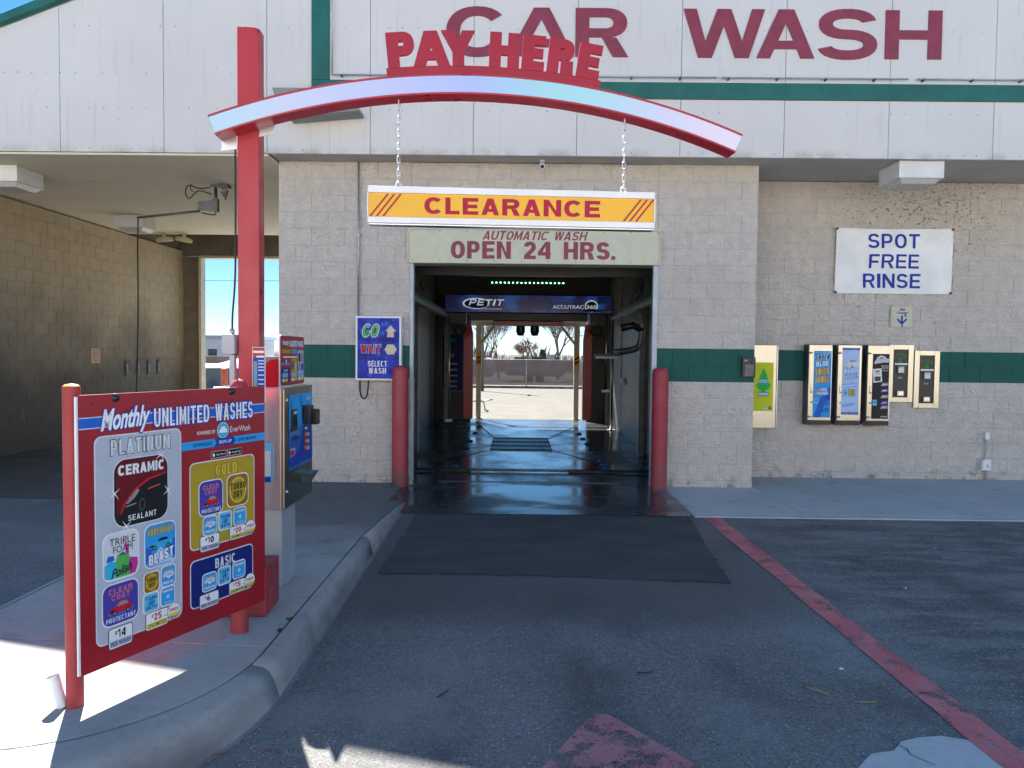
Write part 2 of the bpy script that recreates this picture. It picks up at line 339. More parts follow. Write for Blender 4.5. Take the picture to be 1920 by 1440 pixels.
def asphalt():
    m, q = newmat('asphalt', .8); x, y, z = q.sep()
    ag = q.vor(150, 'Color'); agv = q.n.new('ShaderNodeSeparateColor'); q.L.new(ag, agv.inputs[0]); a = agv.outputs[0]
    big = q.noise(.55, 6, rough=.55); mid = q.noise(2.6, 6, q.scaled(.55, 1.7, 1), .62)
    c = q.mix(q.map(big, .35, .65), (.140, .138, .136), (.205, .202, .198))
    right = q.map(x, 1.9, 2.6)
    wear = q.map(mid, .47, .56)
    c = q.mix(q.math('MULTIPLY', q.math('MULTIPLY', right, q.math('SUBTRACT', 1., wear)), .70), c, (.050, .051, .054))
    c = q.mix(q.math('MULTIPLY', q.map(a, .62, 1.), .60), c, (.30, .29, .28))
    c = q.mix(q.math('MULTIPLY', q.map(a, .28, 0.), .60), c, (.035, .035, .038))
    vc = q.n.new('ShaderNodeSeparateColor'); q.L.new(q.vor(46, 'Color'), vc.inputs[0])
    c = q.mix(q.math('MULTIPLY', q.map(q.vor(46), .34, .20), q.map(vc.outputs[0], .60, .75, 0, .62)), c, (.44, .43, .41)); c = q.mix(q.math('MULTIPLY', q.map(q.vor(46), .36, .22), q.map(vc.outputs[0], .34, .22, 0, .62)), c, (.035, .035, .038))
    c = q.mix(q.map(q.noise(19, 5, rough=.65), .55, .75, 0, .5), c, (.06, .061, .064))
    st = q.map(q.noise(.9, 4, q.scaled(1.3, 1, 1)), .56, .70)
    c = q.mix(q.math('MULTIPLY', st, .5), c, (.028, .028, .030))
    lane = q.math('MULTIPLY', q.map(q.math('ABSOLUTE', q.math('SUBTRACT', x, .45)), .55, .1), q.map(q.noise(1.1, 6, q.scaled(1.2, .6, 1), .6), .47, .66))     # oil dripped along the lane
    c = q.mix(q.math('MULTIPLY', lane, .55), c, (.030, .029, .028))
    lt = q.map(q.noise(.7, 6, q.scaled(1, 1.4, 1), .6), .52, .68); c = q.mix(q.math('MULTIPLY', lt, .5), c, (.27, .265, .255))
    wet = q.map(q.math('ADD', y, q.math('MULTIPLY', q.math('SUBTRACT', q.noise(2.2, 5), .5), .7)), -5.0, -4.55)   # damp carried out of the bay
    wet = q.math('MULTIPLY', wet, q.math('MULTIPLY', q.map(q.math('ADD', x, q.math('MULTIPLY', big, 1.0)), 2.9, 2.0), q.map(x, -1.6, -.9)))
    c = q.mix(q.math('MULTIPLY', wet, .66), c, (.036, .037, .040))
    r = q.math('SUBTRACT', .82, q.math('MULTIPLY', wet, .22))
    h = q.math('ADD', q.vor(150), q.math('MULTIPLY', q.noise(60, 4), .8))
    q.set(c, r, h, .006, .8); return m
ASPH = asphalt()

def concrete(name, a, b, wet=None, spec=.3):
    m, q = newmat(name, .75); x, y, z = q.sep()
    if not wet: q.b.inputs['Specular IOR Level'].default_value = spec
    c = q.mix(q.map(q.noise(1.3, 6, rough=.6), .3, .7), a, b)
    c = q.mix(q.math('MULTIPLY', q.map(q.noise(22, 5, rough=.6), .5, .72), .35), c, tuple(v*.62 for v in a))
    c = q.mix(q.math('MULTIPLY', q.map(q.noise(3.1, 5), .60, .74), .5), c, tuple(v*.55 for v in a))
    r = q.map(q.noise(5, 4), .3, .7, .65, .85)
    if wet == 'apron':
        edge = q.math('ADD', q.math('MULTIPLY', q.math('SUBTRACT', q.noise(1.6, 6, rough=.6), .5), 1.5), 0.)
        wx = q.math('MULTIPLY', q.map(q.math('ADD', x, edge), -1.75, -1.35), q.map(q.math('ADD', x, edge), 2.15, 1.65))
        c = q.mix(q.math('MULTIPLY', wx, .93), c, (.022, .023, .026))
        pud = q.map(q.noise(.9, 6, q.scaled(.8, 1.3, 1), .55), .40, .54)
        wr = q.math('ADD', q.math('MULTIPLY', pud, -.30), .40)
        rr = q.n.new('ShaderNodeMix'); q.L.new(wx, rr.inputs[0]); q.L.new(r, rr.inputs[2]); q.L.new(wr, rr.inputs[3]); r = rr.outputs[0]
        q.set(c, r, q.noise(40, 4), .0015, .5)
    elif wet == 'floor':
        c = q.mix(.88, c, (.028, .030, .034))
        pud = q.map(q.noise(.8, 7, q.scaled(1., .7, 1), .6), .38, .56)
        r = q.math('ADD', q.math('MULTIPLY', pud, -.24), .36)
        q.set(c, r, q.math('ADD', q.noise(3, 3), q.math('MULTIPLY', q.noise(55, 4), .2)), .0022, .5)
    elif wet == 'damp':
        f = q.map(q.math('ADD', y, q.math('MULTIPLY', q.math('SUBTRACT', q.noise(1.2, 5), .5), 3.)), -4.6, -2.6)
        q.b.inputs['Specular IOR Level'].default_value = .2; c = q.mix(q.math('MULTIPLY', f, .72), c, (.075, .068, .058)); q.set(c, r, q.noise(70, 5), .002, .6)
    else: q.set(c, r, q.noise(70, 5), .002, .6)
    return m
WALK = concrete('sidewalk_concrete', (.42, .415, .405), (.52, .51, .50))
ISL = concrete('island_concrete', (.38, .365, .335), (.45, .435, .40), 'damp')
KERB = concrete('kerb_concrete', (.29, .285, .275), (.36, .352, .34))
q = N(KERB); src = [l for l in KERB.node_tree.links if l.to_socket.name == 'Base Color'][0].from_socket; x, y, z = q.sep()
rub = q.math('MULTIPLY', q.map(q.math('ADD', z, q.math('MULTIPLY', q.math('SUBTRACT', q.noise(5, 6, q.scaled(1, 1, 3), .6), .5), .12)), .125, .045), q.map(q.noise(1.6, 6, q.scaled(1, .6, 1), .6), .36, .58))                     # tyre rubs on the face
q.set(q.mix(q.math('MULTIPLY', rub, .72), src, (.085, .085, .088)))
APRON = concrete('wet_apron_concrete', (.26, .255, .245), (.34, .33, .32), 'apron')
FLOOR = concrete('wet_bay_floor', (.22, .22, .215), (.30, .30, .29), 'floor')
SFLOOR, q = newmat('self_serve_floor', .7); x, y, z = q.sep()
q.set(q.mix(q.map(q.math('ADD', y, q.math('MULTIPLY', q.noise(1.5, 5), 1.6)), 3.2, 5.2), (.085, .085, .083), (.40, .38, .335)), q.map(q.noise(2, 4), .3, .7, .45, .75), q.noise(60, 4), .002, .5)  # rear floor made paler to bounce sunlight up to the bay ceiling
LOT = concrete('rear_lot_concrete', (.150, .138, .115), (.195, .182, .155), None, .05)
ROAD = concrete('street_concrete', (.50, .46, .40), (.58, .54, .47))
PATCHC = concrete('patched_concrete', (.42, .415, .41), (.54, .53, .52))
SEAL, q = newmat('sealed_asphalt_patch', .6)
q.set(q.mix(q.map(q.noise(3, 6, q.scaled(.5, 1.5, 1)), .35, .7), (.034, .035, .038), (.060, .061, .065)), q.map(q.noise(1.5, 5), .3, .7, .68, .88), q.noise(120, 4), .002, .6)

def wornpaint(name, a, b, cover):
    m, q = newmat(name, .7)
    c = q.mix(q.map(q.noise(3, 5), .3, .7), a, b)
    c = q.mix(q.map(q.noise(5, 6, q.scaled(1, .5, 1), .65), .54, .74, 0, .6), c, (.09, .05, .055))
    al = q.map(q.math('ADD', q.noise(7, 7, rough=.7), q.math('MULTIPLY', q.vor(150), .25)), cover, cover+.06, 1, 0)
    q.set(c, None, q.noise(120, 4), .003, .6); q.L.new(al, q.b.inputs['Alpha']); return m
LINE = wornpaint('worn_red_line_paint', (.56, .10, .11), (.60, .20, .20), .70)
ARROW = wornpaint('faded_red_arrow_paint', (.42, .15, .16), (.46, .21, .21), .64)
GHOST = wornpaint('nearly_gone_red_paint', (.30, .05, .055), (.34, .09, .09), .52)

# ------------------------------------------------------------------ ground and paving
def sheet(name, pts, z, m, label=None):
    o = MB().add([(x, y, z) for x, y in pts], [tuple(range(len(pts)))], m).build(name); tag(o, kind='structure'); return o
sheet('asphalt_forecourt', [(-14, -11.5), (14, -11.5), (14, 9.45), (-14, 9.45)], 0, ASPH)
g = MB(); ys = [(-300, 0), (-13, 0)]
g.add([(-300, -300, 0), (300, -300, 0), (300, -11.5, 0), (-300, -11.5, 0)], [(0, 1, 2, 3)], ROAD); tag(g.build('street'), kind='structure')
g = MB(); g.add([(-300, 9.45, 0), (300, 9.45, 0), (300, 40, -.62), (-300, 40, -.62), (300, 700, -.62), (-300, 700, -.62)], [(0, 1, 2, 3), (3, 2, 4, 5)], LOT); tag(g.build('rear_lot'), kind='structure')
g = MB(); [g.add([(s*300, -11.5, 0), (s*14, -11.5, 0), (s*14, 9.45, 0), (s*300, 9.45, 0)][::s], [(0, 1, 2, 3)], LOT) for s in (-1, 1)]; tag(g.build('side_lot'), kind='structure')

g = MB(); g.add([(-9, 9.45, .004), (-3.3, 9.45, .004), (-3.3, 18, -.169), (-9, 18, -.169)], [(0, 1, 2, 3)], concrete('bounce_pad_concrete', (.44, .42, .38), (.52, .50, .45), None, .05)); tag(g.build('bay_bounce_pad'), kind='structure')  # pale pad added behind the bay to bounce sunlight into it
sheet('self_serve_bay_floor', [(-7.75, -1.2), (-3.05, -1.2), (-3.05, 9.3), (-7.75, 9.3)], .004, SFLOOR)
fl = sheet('wash_tunnel_floor', [(-2.0, .15), (2.15, .15), (2.15, 9.42), (-2.0, 9.42)], .006, FLOOR)
ap = sheet('bay_apron', [(-2.0, -1.72), (1.80, -1.70), (1.80, .15), (-2.0, .15)], .006, APRON)
# gutter groove bars laid across the mouth of the bay
pp = [(-1.02, -3.84), (.1, -3.85), (.9, -3.90), (1.56, -3.98), (1.63, -3.0), (1.75, -1.73), (-1.02, -1.75)]; rj = random.Random(5); rag = []
for (xa, ya), (xb, yb) in zip(pp, pp[1:]+pp[:1]):
    for i in range(24): u = i/24; rag.append((xa+(xb-xa)*u+rj.gauss(0, .010), ya+(yb-ya)*u+rj.gauss(0, .012)))
sheet('sealed_asphalt_patch', rag, .004, SEAL)
wk = bpy.data.objects.new('sidewalk', None); C.objects.link(wk); wk['kind'] = 'structure'
for x0, x1 in ((1.806, 2.955), (2.963, 4.66), (4.668, 6.4), (6.408, 8.9)):
    MB().box(x0, x1, -1.565, .86, -.1, .012, WALK).build('paving_slab', wk, .006)
MB().box(1.806, 8.9, -1.735, -1.575, -.1, .012, WALK).build('edge_strip', wk, .006)

# red lane line, arrow, old paint, concrete collar
def strip(name, L, m, z):
    v = [];
    for a, b, y in L: v += [(a, y, z), (b, y, z)]
    o = MB().add(v, [(2*i+2, 2*i+3, 2*i+1, 2*i) for i in range(len(L)-1)], m).build(name); return tag(o, kind='structure')
L = []
for i in range(40):
    y = -1.75-i*.2; t = (y+1.75)/-4.5; L.append((1.885+.075*t+random.uniform(-.008, .008), 2.055+.065*t+random.uniform(-.008, .008), y))
strip('red_lane_line', L, LINE, .0055)
tag(MB().add([(.335, -6.06, .005), (.37, -6.02, .005), (.42, -6.02, .005), (.455, -6.06, .005), (.86, -6.62, .005), (.62, -6.62, .005), (.58, -8.2, .005), (.22, -8.2, .005), (.22, -6.62, .005), (.04, -6.62, .005)][::-1], [tuple(range(10))], ARROW).build('red_lane_arrow'), kind='structure')
tag(MB().add([(-1.25, -6.42, .005), (-.95, -6.36, .005), (-.98, -6.75, .005), (-1.2, -6.8, .005)][::-1], [(0, 1, 2, 3)], GHOST).build('old_red_paint'), kind='structure')
pts = []
for i in range(36):
    a = 2*math.pi*i/36; r = .56+.022*math.sin(5*a)+.014*math.sin(11*a+1)+.01*math.sin(17*a); pts.append((1.86+r*math.cos(a)*1.05, -6.76+r*math.sin(a)))
tag(MB().add([(x, y, .0035) for x, y in pts], [tuple(range(36))], PATCHC).build('concrete_collar'), kind='structure')
g = MB(); cr = [(1.60, -6.17), (1.63, -6.21), (1.615, -6.25), (1.65, -6.29), (1.64, -6.34), (1.70, -6.42)]
for a, b in zip(cr, cr[1:]): g.add([(a[0]-.003, a[1], .005), (a[0]+.003, a[1], .005), (b[0]+.003, b[1], .005), (b[0]-.003, b[1], .005)][::-1], [(0, 1, 2, 3)], P['dgrey'])
tag(g.build('crack'), kind='structure')

# island: slabs with open joints, cast kerb round them
def hgt(y): return .15 if y < -3.3 else max(.02, .15-(y+3.3)/2.2*.13)
CX, CY = -2.105, -5.75
path = []                                                   # (inner x, inner y, outward nx, ny, kerb width)
for y in (-1.2, -1.5, -1.9, -2.4, -2.9, -3.3, -3.9, -4.5, -5.1, -5.5): path.append((CX+.85, y, 1, 0, .06+.08*max(0, min(1, (-y-1.9)/3.8))))
for i in range(25):
    a = R(-i*180/24); x = CX+.85*math.cos(a); y = CY+.96*math.sin(a); nx, ny = math.cos(a)/.85, math.sin(a)/.96; l = math.hypot(nx, ny)
    path.append((x, y, nx/l, ny/l, .14+.20*abs(math.sin(a))**1.5*(1 if a > -R(120) else .8)))
for y in (-5.5, -5.1, -4.5, -3.9, -3.3, -2.9, -2.4, -1.9, -1.2): path.append((CX-.85, y, -1, 0, .10))
isl = bpy.data.objects.new('concrete_island', None); C.objects.link(isl); isl['kind'] = 'structure'
def islslab(pts, name='island_slab'):
    n = len(pts); v = [(x, y, hgt(y)) for x, y in pts]+[(x, y, -.05) for x, y in pts]
    MB().add(v, [tuple(range(n))]+[(i, i+n, (i+1) % n+n, (i+1) % n) for i in range(n)], ISL).build(name, isl, .005)
E_ = .846
nose = [(CX+.846*math.cos(R(-a)), CY+.955*math.sin(R(-a))) for a in range(0, 181, 6)]
islslab([(CX+E_, -5.66)]+nose+[(CX-E_, -5.58), (CX-.3, -5.60), (CX+.3, -5.62)])
islslab([(CX+E_, -3.87), (CX+E_, -5.652), (CX+.3, -5.612), (CX-.3, -5.592), (CX-E_, -5.572), (CX-E_, -3.87)][::1])
def quadstrip(ya, yb):
    n = 6; v = []; f = []
    for i in range(n+1):
        y = ya+(yb-ya)*i/n
        x1 = CX+E_ if y < -1.2 else -1.40
        v += [(CX-E_, y, hgt(y)), (x1, y, hgt(y)), (CX-E_, y, -.05), (x1, y, -.05)]
    for i in range(n): a = 4*i; f += [(a, a+1, a+5, a+4), (a+1, a+3, a+7, a+5), (a+2, a, a+4, a+6)]
    f += [(0, 2, 3, 1), (4*n, 4*n+1, 4*n+3, 4*n+2)]
    MB().add(v, f, ISL).build('island_slab', isl)
quadstrip(-3.862, -1.2); quadstrip(-1.192, -.02)
prof = ((0, 0), (.03, -.003), (.40, -.008), (.62, -.028), (.78, -.065), (.90, -.115), (1., -.153))
kb = bpy.data.objects.new('kerb', None); C.objects.link(kb); kb['kind'] = 'structure'
def kerbseg(i0, i1, g0, g1):
    v = []; f = []; k = len(prof)
    seg = path[i0:i1+1]
    for j, (x, y, nx, ny, wd) in enumerate(seg):
        gy = 0
        if j == 0: x2, y2 = seg[1][0], seg[1][1]; d = math.hypot(x2-x, y2-y); x += (x2-x)/d*g0; y += (y2-y)/d*g0
        if j == len(seg)-1: x2, y2 = seg[-2][0], seg[-2][1]; d = math.hypot(x2-x, y2-y); x += (x2-x)/d*g1; y += (y2-y)/d*g1
        h = hgt(y)
        v.append((x+nx*.006, y+ny*.006, -.05))
        for a, dz in prof:
            a2 = .006+a*(wd-.006); v.append((x+nx*a2, y+ny*a2, h+dz*(h/.15)))
    n = len(seg); q = k+1
    for j in range(n-1):
        for a in range(k): f.append((j*q+a, (j+1)*q+a, (j+1)*q+a+1, j*q+a+1))
    f.append(tuple(range(q))); f.append(tuple(range((n-1)*q+q-1, (n-1)*q-1, -1)))
    o = MB(); o.add(v, f, KERB, True); o.build('kerb_section', kb)
kerbseg(0, 5, 0, .004); kerbseg(5, 11, .004, .004); kerbseg(11, 26, .004, .004); kerbseg(26, len(path)-1, .004, 0)
DIRT = mat('joint_dirt', (.025, .022, .018), .95, var=.4, scale=60)
g = MB()
for (x, y, nx, ny, wd), (x2, y2, nx2, ny2, w2) in zip(path[2:-3], path[3:-2]):
    a, b = .0075, .0075; h, h2 = hgt(y)-.006, hgt(y2)-.006
    g.add([(x-nx*.003, y-ny*.003, h), (x+nx*a, y+ny*a, h), (x2+nx2*b, y2+ny2*b, h2), (x2-nx2*.003, y2-ny2*.003, h2)], [(0, 1, 2, 3), (3, 2, 1, 0)], DIRT)
tag(g.build('joint_dirt'), kind='structure')
APLIP = concrete('gutter_concrete', (.20, .197, .19), (.28, .275, .265))
g = MB()                                                    # gutter lip along the foot of the kerb
for (x, y, nx, ny, wd), (x2, y2, nx2, ny2, w2) in zip(path[1:-8], path[2:-7]):
    g.add([(x+nx*(wd-.004), y+ny*(wd-.004), .004), (x+nx*(wd+.022), y+ny*(wd+.022), .0025), (x2+nx2*(w2+.022), y2+ny2*(w2+.022), .0025), (x2+nx2*(w2-.004), y2+ny2*(w2-.004), .004)][::-1], [(0, 1, 2, 3)], APLIP)
tag(g.build('gutter_lip'), kind='structure')

# ------------------------------------------------------------------ building
BX = thing('car_wash_building', 'pale block car wash building with white panel fascia, green trim and big maroon letters', 'building', (0, 0, 0))
BW, BH, Z0 = .4064, .2032, .095
def gable(x): return min(7.0, 5.455+.396*(x+6.1))
def blockmesh(w, seed, rough=True, mt=None):
    rnd = random.Random(seed); nx, nz = (4, 2) if w > .3 else (2, 2)
    if not rough: nx = nz = 1
    W, H, D = w-.007, BH-.007, .034; v = []; f = []; A = .0065 if rough else 0
    for j in range(nz+1):
        for i in range(nx+1):
            e = (i in (0, nx)) + (j in (0, nz)); y = -.010-rnd.uniform(0, A)*(1 if e == 0 else .75) if rough else -.006
            v.append((-W/2+W*i/nx, y+(.004 if rough and e == 2 else 0), -H/2+H*j/nz))
    q = nx+1
    for j in range(nz):
        for i in range(nx): f.append((j*q+i, j*q+i+1, (j+1)*q+i+1, (j+1)*q+i))
    ring = [i for i in range(q)]+[j*q+nx for j in range(1, nz+1)]+[nz*q+i for i in range(nx-1, -1, -1)]+[j*q for j in range(nz-1, 0, -1)]
    b = len(v)
    for k in ring: v.append((v[k][0], D, v[k][2]))
    n = len(ring)
    for k in range(n): f.append((ring[k], b+k, b+(k+1) % n, ring[(k+1) % n]))
    return v, f
MESH = {}
def getmesh(w, k, rough, green):
    key = (round(w, 3), k, rough, green)
    if key not in MESH:
        v, f = blockmesh(w, hash((round(w, 3), k)) & 9999, rough); me = bpy.data.meshes.new('block'); me.from_pydata(v, [], f)
        me.materials.append((BLKG if green else BLK) if rough else BAY); MESH[key] = me
    return MESH[key]
BL = []                                                     # (priority, wall, x, y, z, w, green)
def coursing(x0, x1, za, zb, y, wall, hidden=None, pr=1.):
    for c in range(za, zb):
        z = Z0+BH*(c+.5); x = x0+(-BW/2 if c % 2 else 0)
        while x < x1-.02:
            a, b = max(x, x0), min(x+BW, x1)
            if b-a > .06:
                p = (b-a)*pr
                if hidden and any(h[0] < a and b < h[1] and h[2] < z-BH/2 and z+BH/2 < h[3] for h in hidden): p = 0
                BL.append((p, wall, (a+b)/2, y, z, b-a, c in (6, 7)))
            x += BW
walls = {}
def wallpart(key, boxes, m=MORT):
    g = MB()
    for b in boxes: g.box(*b, m)
    walls[key] = g.build('wall', BX); return walls[key]
# masses (mortar coloured backing a few mm behind the block faces)
zs, zt = Z0+BH*6, Z0+BH*8
def split(x0, x1, y0, y1, top=3.96):
    g = MB(); g.box(x0, x1, y0, y1, 0, zs, MORT); g.box(x0, x1, y0, y1, zs, zt, MORTG); g.box(x0, x1, y0, y1, zt, top, MORT); return g
walls['pl'] = split(-2.965, -1.33, .012, .32).build('wall', BX)
walls['pr'] = split(1.685, 2.90, .012, .32).build('wall', BX)
walls['hd'] = MB().box(-1.328, 1.683, .012, .318, 2.735, 3.955, MORT).build('wall', BX)
walls['rw'] = split(2.902, 9.0, .862, 1.1).build('wall', BX)
MB().box(-2.967, -1.328, -.012, .011, 0, Z0-.004, BLK).box(1.683, 2.902, -.012, .011, 0, Z0-.004, BLK).build('footing', BX, .006)
MB().box(2.902, 9.0, .842, .861, 0, Z0-.004, BLK).build('footing', BX, .006)
coursing(-2.965, -1.335, 0, 19, .012, 'pl'); coursing(1.687, 2.90, 0, 19, .012, 'pr'); coursing(-1.335, 1.687, 15, 19, .012, 'hd')
coursing(2.915, 7.0, 0, 19, .862, 'rw', [(4.1, 5.8, 2.4, 3.4), (3.75, 5.7, .7, 1.85)], .9)
coursing(7.0, 9.0, 0, 19, .862, 'rw', None, .05)
BL.sort(key=lambda b: -b[0])
rest = MB()
for i, (p, wl, x, y, z, wd, gr) in enumerate(BL):
    me = getmesh(wd, i % 7, True, gr)
    if i < 300:
        o = bpy.data.objects.new('split_face_block', me); C.objects.link(o); o.parent = walls[wl]; o.location = (x, y, z)
        if (i//7) % 2: o.rotation_euler = (0, math.pi, 0)
        o.location.y += random.uniform(-.0025, .0025)
    else: rest.add([(a+x, b+y, c+z) for a, b, c in (tuple(v.co) for v in me.vertices)], [tuple(pp.vertices) for pp in me.polygons], BLKG if gr else BLK)
tag(rest.build('split_face_blocks', walls['rw']), kind='stuff')

# side walls of the tunnel, self-serve bay wall and its blocks
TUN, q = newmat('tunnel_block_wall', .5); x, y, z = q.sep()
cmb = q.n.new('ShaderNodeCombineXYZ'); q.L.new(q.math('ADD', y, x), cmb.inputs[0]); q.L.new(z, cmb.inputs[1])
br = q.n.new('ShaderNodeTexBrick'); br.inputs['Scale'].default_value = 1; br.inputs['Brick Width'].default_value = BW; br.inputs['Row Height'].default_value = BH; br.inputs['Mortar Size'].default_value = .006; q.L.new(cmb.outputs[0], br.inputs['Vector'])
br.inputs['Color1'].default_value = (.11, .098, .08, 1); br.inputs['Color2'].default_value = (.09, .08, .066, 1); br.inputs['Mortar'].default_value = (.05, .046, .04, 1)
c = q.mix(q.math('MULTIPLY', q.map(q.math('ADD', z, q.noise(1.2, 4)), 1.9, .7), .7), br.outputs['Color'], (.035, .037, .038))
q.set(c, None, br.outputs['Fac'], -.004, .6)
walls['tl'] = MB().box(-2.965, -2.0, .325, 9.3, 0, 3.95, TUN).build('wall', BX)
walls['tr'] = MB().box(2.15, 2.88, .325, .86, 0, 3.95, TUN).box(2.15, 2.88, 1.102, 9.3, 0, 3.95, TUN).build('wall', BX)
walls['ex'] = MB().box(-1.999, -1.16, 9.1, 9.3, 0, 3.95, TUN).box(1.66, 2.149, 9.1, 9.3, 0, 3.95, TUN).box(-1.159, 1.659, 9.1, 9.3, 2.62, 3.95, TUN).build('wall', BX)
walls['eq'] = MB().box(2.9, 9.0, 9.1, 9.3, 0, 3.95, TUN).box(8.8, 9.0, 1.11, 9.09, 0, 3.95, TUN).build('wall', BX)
walls['bw'] = MB().box(-7.95, -7.756, -.3, 8.44, 0, 3.90, BAYM).build('wall', BX)
k = 0
sm = MB(); lst = []
for c in range(0, 19):
    z = (c+.5)*.2052; yy = -.3+(-BW/2 if c % 2 else 0)
    while yy < 8.42:
        a, b = max(yy, -.3), min(yy+BW, 8.44)
        if b-a > .06: lst.append((1.0/(10+(a+b)/2) if (a > 1.7 and z > .4) else 0, (a+b)/2, z, b-a))
        yy += BW
lst.sort(key=lambda b: -b[0])
for i, (p, yy, z, wd) in enumerate(lst):
    me = getmesh(wd, 0, False, False)
    if i < 300 and p > 0:
        o = bpy.data.objects.new('smooth_block', me); C.objects.link(o); o.parent = walls['bw']; o.location = (-7.756+random.uniform(0, .0015), yy, z); o.rotation_euler = (0, 0, math.pi/2)
    else: sm.add([(-7.756-bb, yy+aa, z+cc) for aa, bb, cc in (tuple(v.co) for v in me.vertices)], [tuple(pp.vertices) for pp in me.polygons], BAY)
tag(sm.build('smooth_blocks', walls['bw']), kind='stuff')
BROWN = mat('brown_header_panel', (.20, .165, .12), .6, var=.15, scale=4)
BEIGE = mat('beige_soffit', (.80, .74, .60), .7, var=.06, scale=1.2, col2=(.70, .64, .51), thr=(.5, .75), stretch=(.5, 2, 1))
GSOF = mat('grey_soffit', (.46, .45, .43), .7, var=.1, scale=2)
MB().box(-7.75, -7.37, 8.25, 8.5, 0, 3.78, BROWN).build('rear_jamb', BX)
for x0, x1 in ((-7.95, -6.62), (-6.615, -5.4), (-5.395, -4.18), (-4.175, -2.97)):
    MB().box(x0, x1, 8.2, 8.4, 3.80, 5.4, BROWN).build('header_panel', BX, .003)
MB().box(-7.37, -2.97, 8.17, 8.42, 3.735, 3.795, CREAM).box(-7.37, -7.31, 8.17, 8.42, 0, 3.733, CREAM).build('rear_opening_frame', BX, .004)
for y0, y1 in ((-.36, 1.0), (1.010, 2.3), (2.31, 3.55), (3.56, 4.75), (4.76, 5.85)):
    MB().box(-12, -2.975, y0, y1, 3.925, 3.95, BEIGE).build('soffit_board', BX)
MB().box(-12, -2.975, 5.86, 9.0, 5.3, 5.33, BROWN).build('soffit_board', BX); MB().box(-7.95, -7.80, 5.86, 8.19, 3.905, 5.29, BROWN).build('upper_wall', BX); MB().box(-12, -2.975, 5.853, 5.859, 3.926, 5.3, BROWN).build('upper_wall', BX)
MB().box(-2.97, 9.0, -.36, .84, 3.962, 3.985, GSOF).build('soffit_board', BX)
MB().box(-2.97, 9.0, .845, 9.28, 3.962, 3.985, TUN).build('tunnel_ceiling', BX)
# fascia panels
FY = -.40
seams = [-12.68, -11.47, -10.26, -9.05, -7.83, -6.62, -5.405, -4.185, -2.975, -1.765, -.56, .645, 1.85, 3.055, 4.265, 5.475, 6.69, 7.9, 9.0]
for a, b in zip(seams, seams[1:]):
    a += .003; b -= .003
    def panel(xa, xb, z0, zta, ztb):
        if zta <= z0 and ztb <= z0: return
        if zta < z0: xa = xa+(z0-zta)/(ztb-zta)*(xb-xa); pts = [(xa, z0), (xb, z0), (xb, ztb)]
        else: pts = [(xa, z0), (xb, z0), (xb, ztb), (xa, zta)]
        MB().prism(pts, FY, FY+.03, FASC).build('fascia_panel', BX, .002)
    if a > -2.3:
        panel(a, b, 3.95, 4.608, 4.608); panel(a, b, 4.80, 6.85, 6.85)
    elif b > -2.44 and a < -2.44:
        panel(a, -2.45, 3.95, gable(a)-.12, gable(-2.45)-.12); panel(-2.24, b, 3.95, 4.608, 4.608); panel(-2.24, b, 4.80, 6.85, 6.85); panel(-2.449, -2.242, 3.95, 4.60, 4.60)
    else: panel(a, b, 3.95, gable(a)-.12, gable(b)-.12)
MB().box(-12.6, 9.0, FY+.032, FY+.06, 3.955, 4.6, FIX).box(-2.4, 9, FY+.032, FY+.06, 4.6, 6.8, FIX).build('fascia_backing', BX)
MB().prism([(-9.8, 4.0), (-2.4, 4.0), (-2.4, gable(-2.4)-.15)], FY+.033, FY+.061, FIX).build('fascia_backing', BX)
# green trim
MB().box(-2.449, 9.0, FY-.022, FY+.031, 4.61, 4.798, GREEN).build('green_trim', BX, .004)
MB().box(-2.448, -2.242, FY-.022, FY+.031, 4.80, 6.98, GREEN).build('green_trim', BX, .004)
MB().prism([(-9.95, 3.93), (-2.25, gable(-2.25)-.13), (-2.25, gable(-2.25)+.03), (-10.0, gable(-10)+.03)], FY-.06, FY+.02, GREEN).build('roof_trim', BX, .004)
MB().box(-2.24, 9.0, FY-.06, FY+.02, 6.86, 7.03, GREEN).build('roof_trim', BX, .004)
# roof
ROOFM = mat('roof_sheet', (.35, .35, .34), .6)
MB().prism([(-10.0, gable(-10)-.10), (-2.25, gable(-2.25)-.10), (-2.25, gable(-2.25)+.01), (-10.0, gable(-10)+.01)], FY+.062, 9.4, ROOFM).prism([(-2.249, 6.88), (9.0, 6.88), (9.0, 7.0), (-2.249, 7.0)], FY+.062, 9.4, ROOFM).build('roof', BX)
MB().box(-2.4, 8.98, 9.0, 9.08, 3.99, 6.87, FIX).box(8.9, 8.98, -.33, 8.99, 3.99, 6.87, FIX).box(-2.97, -2.9, .9, 8.99, 3.99, 6.5, FIX).build('upper_wall', BX)
# sign tube, brackets, screws
g = MB(); [g.tube([(x, FY-.05, 4.845), (x+2.15, FY-.05, 4.845)], .009, GALV, 6) for x in (-2.2, .1, 2.3, 4.55, 6.75)]
g.tube([(-2.2, FY-.05, 4.86), (-2.2, FY-.05, 6.7)], .009, GALV, 6)
for i in range(20): x = -2.1+i*.56; g.box(x, x+.014, FY-.06, FY, 4.825, 4.85, DSTEEL)
g.build('sign_tube', BX)
g = MB()
for z in (3.99, 4.46, 4.86, 5.40, 6.0):
    for i in range(110):
        x = -9.4+i*.167+random.uniform(-.01, .01)
        if x > 8.9 or gable(x)-.2 < z or (x > -2.5 and x < -2.2): continue
        if random.random() < .35: continue
        r = random.uniform(.004, .0075); g.add([(x+r*math.cos(a), FY-.003, z+random.uniform(-.004, .004)+r*math.sin(a)) for a in (0, 1.05, 2.1, 3.14, 4.19, 5.24)][::1], [(0, 1, 2, 3, 4, 5)], DSTEEL)
tag(g.build('screw_heads', BX), kind='stuff')
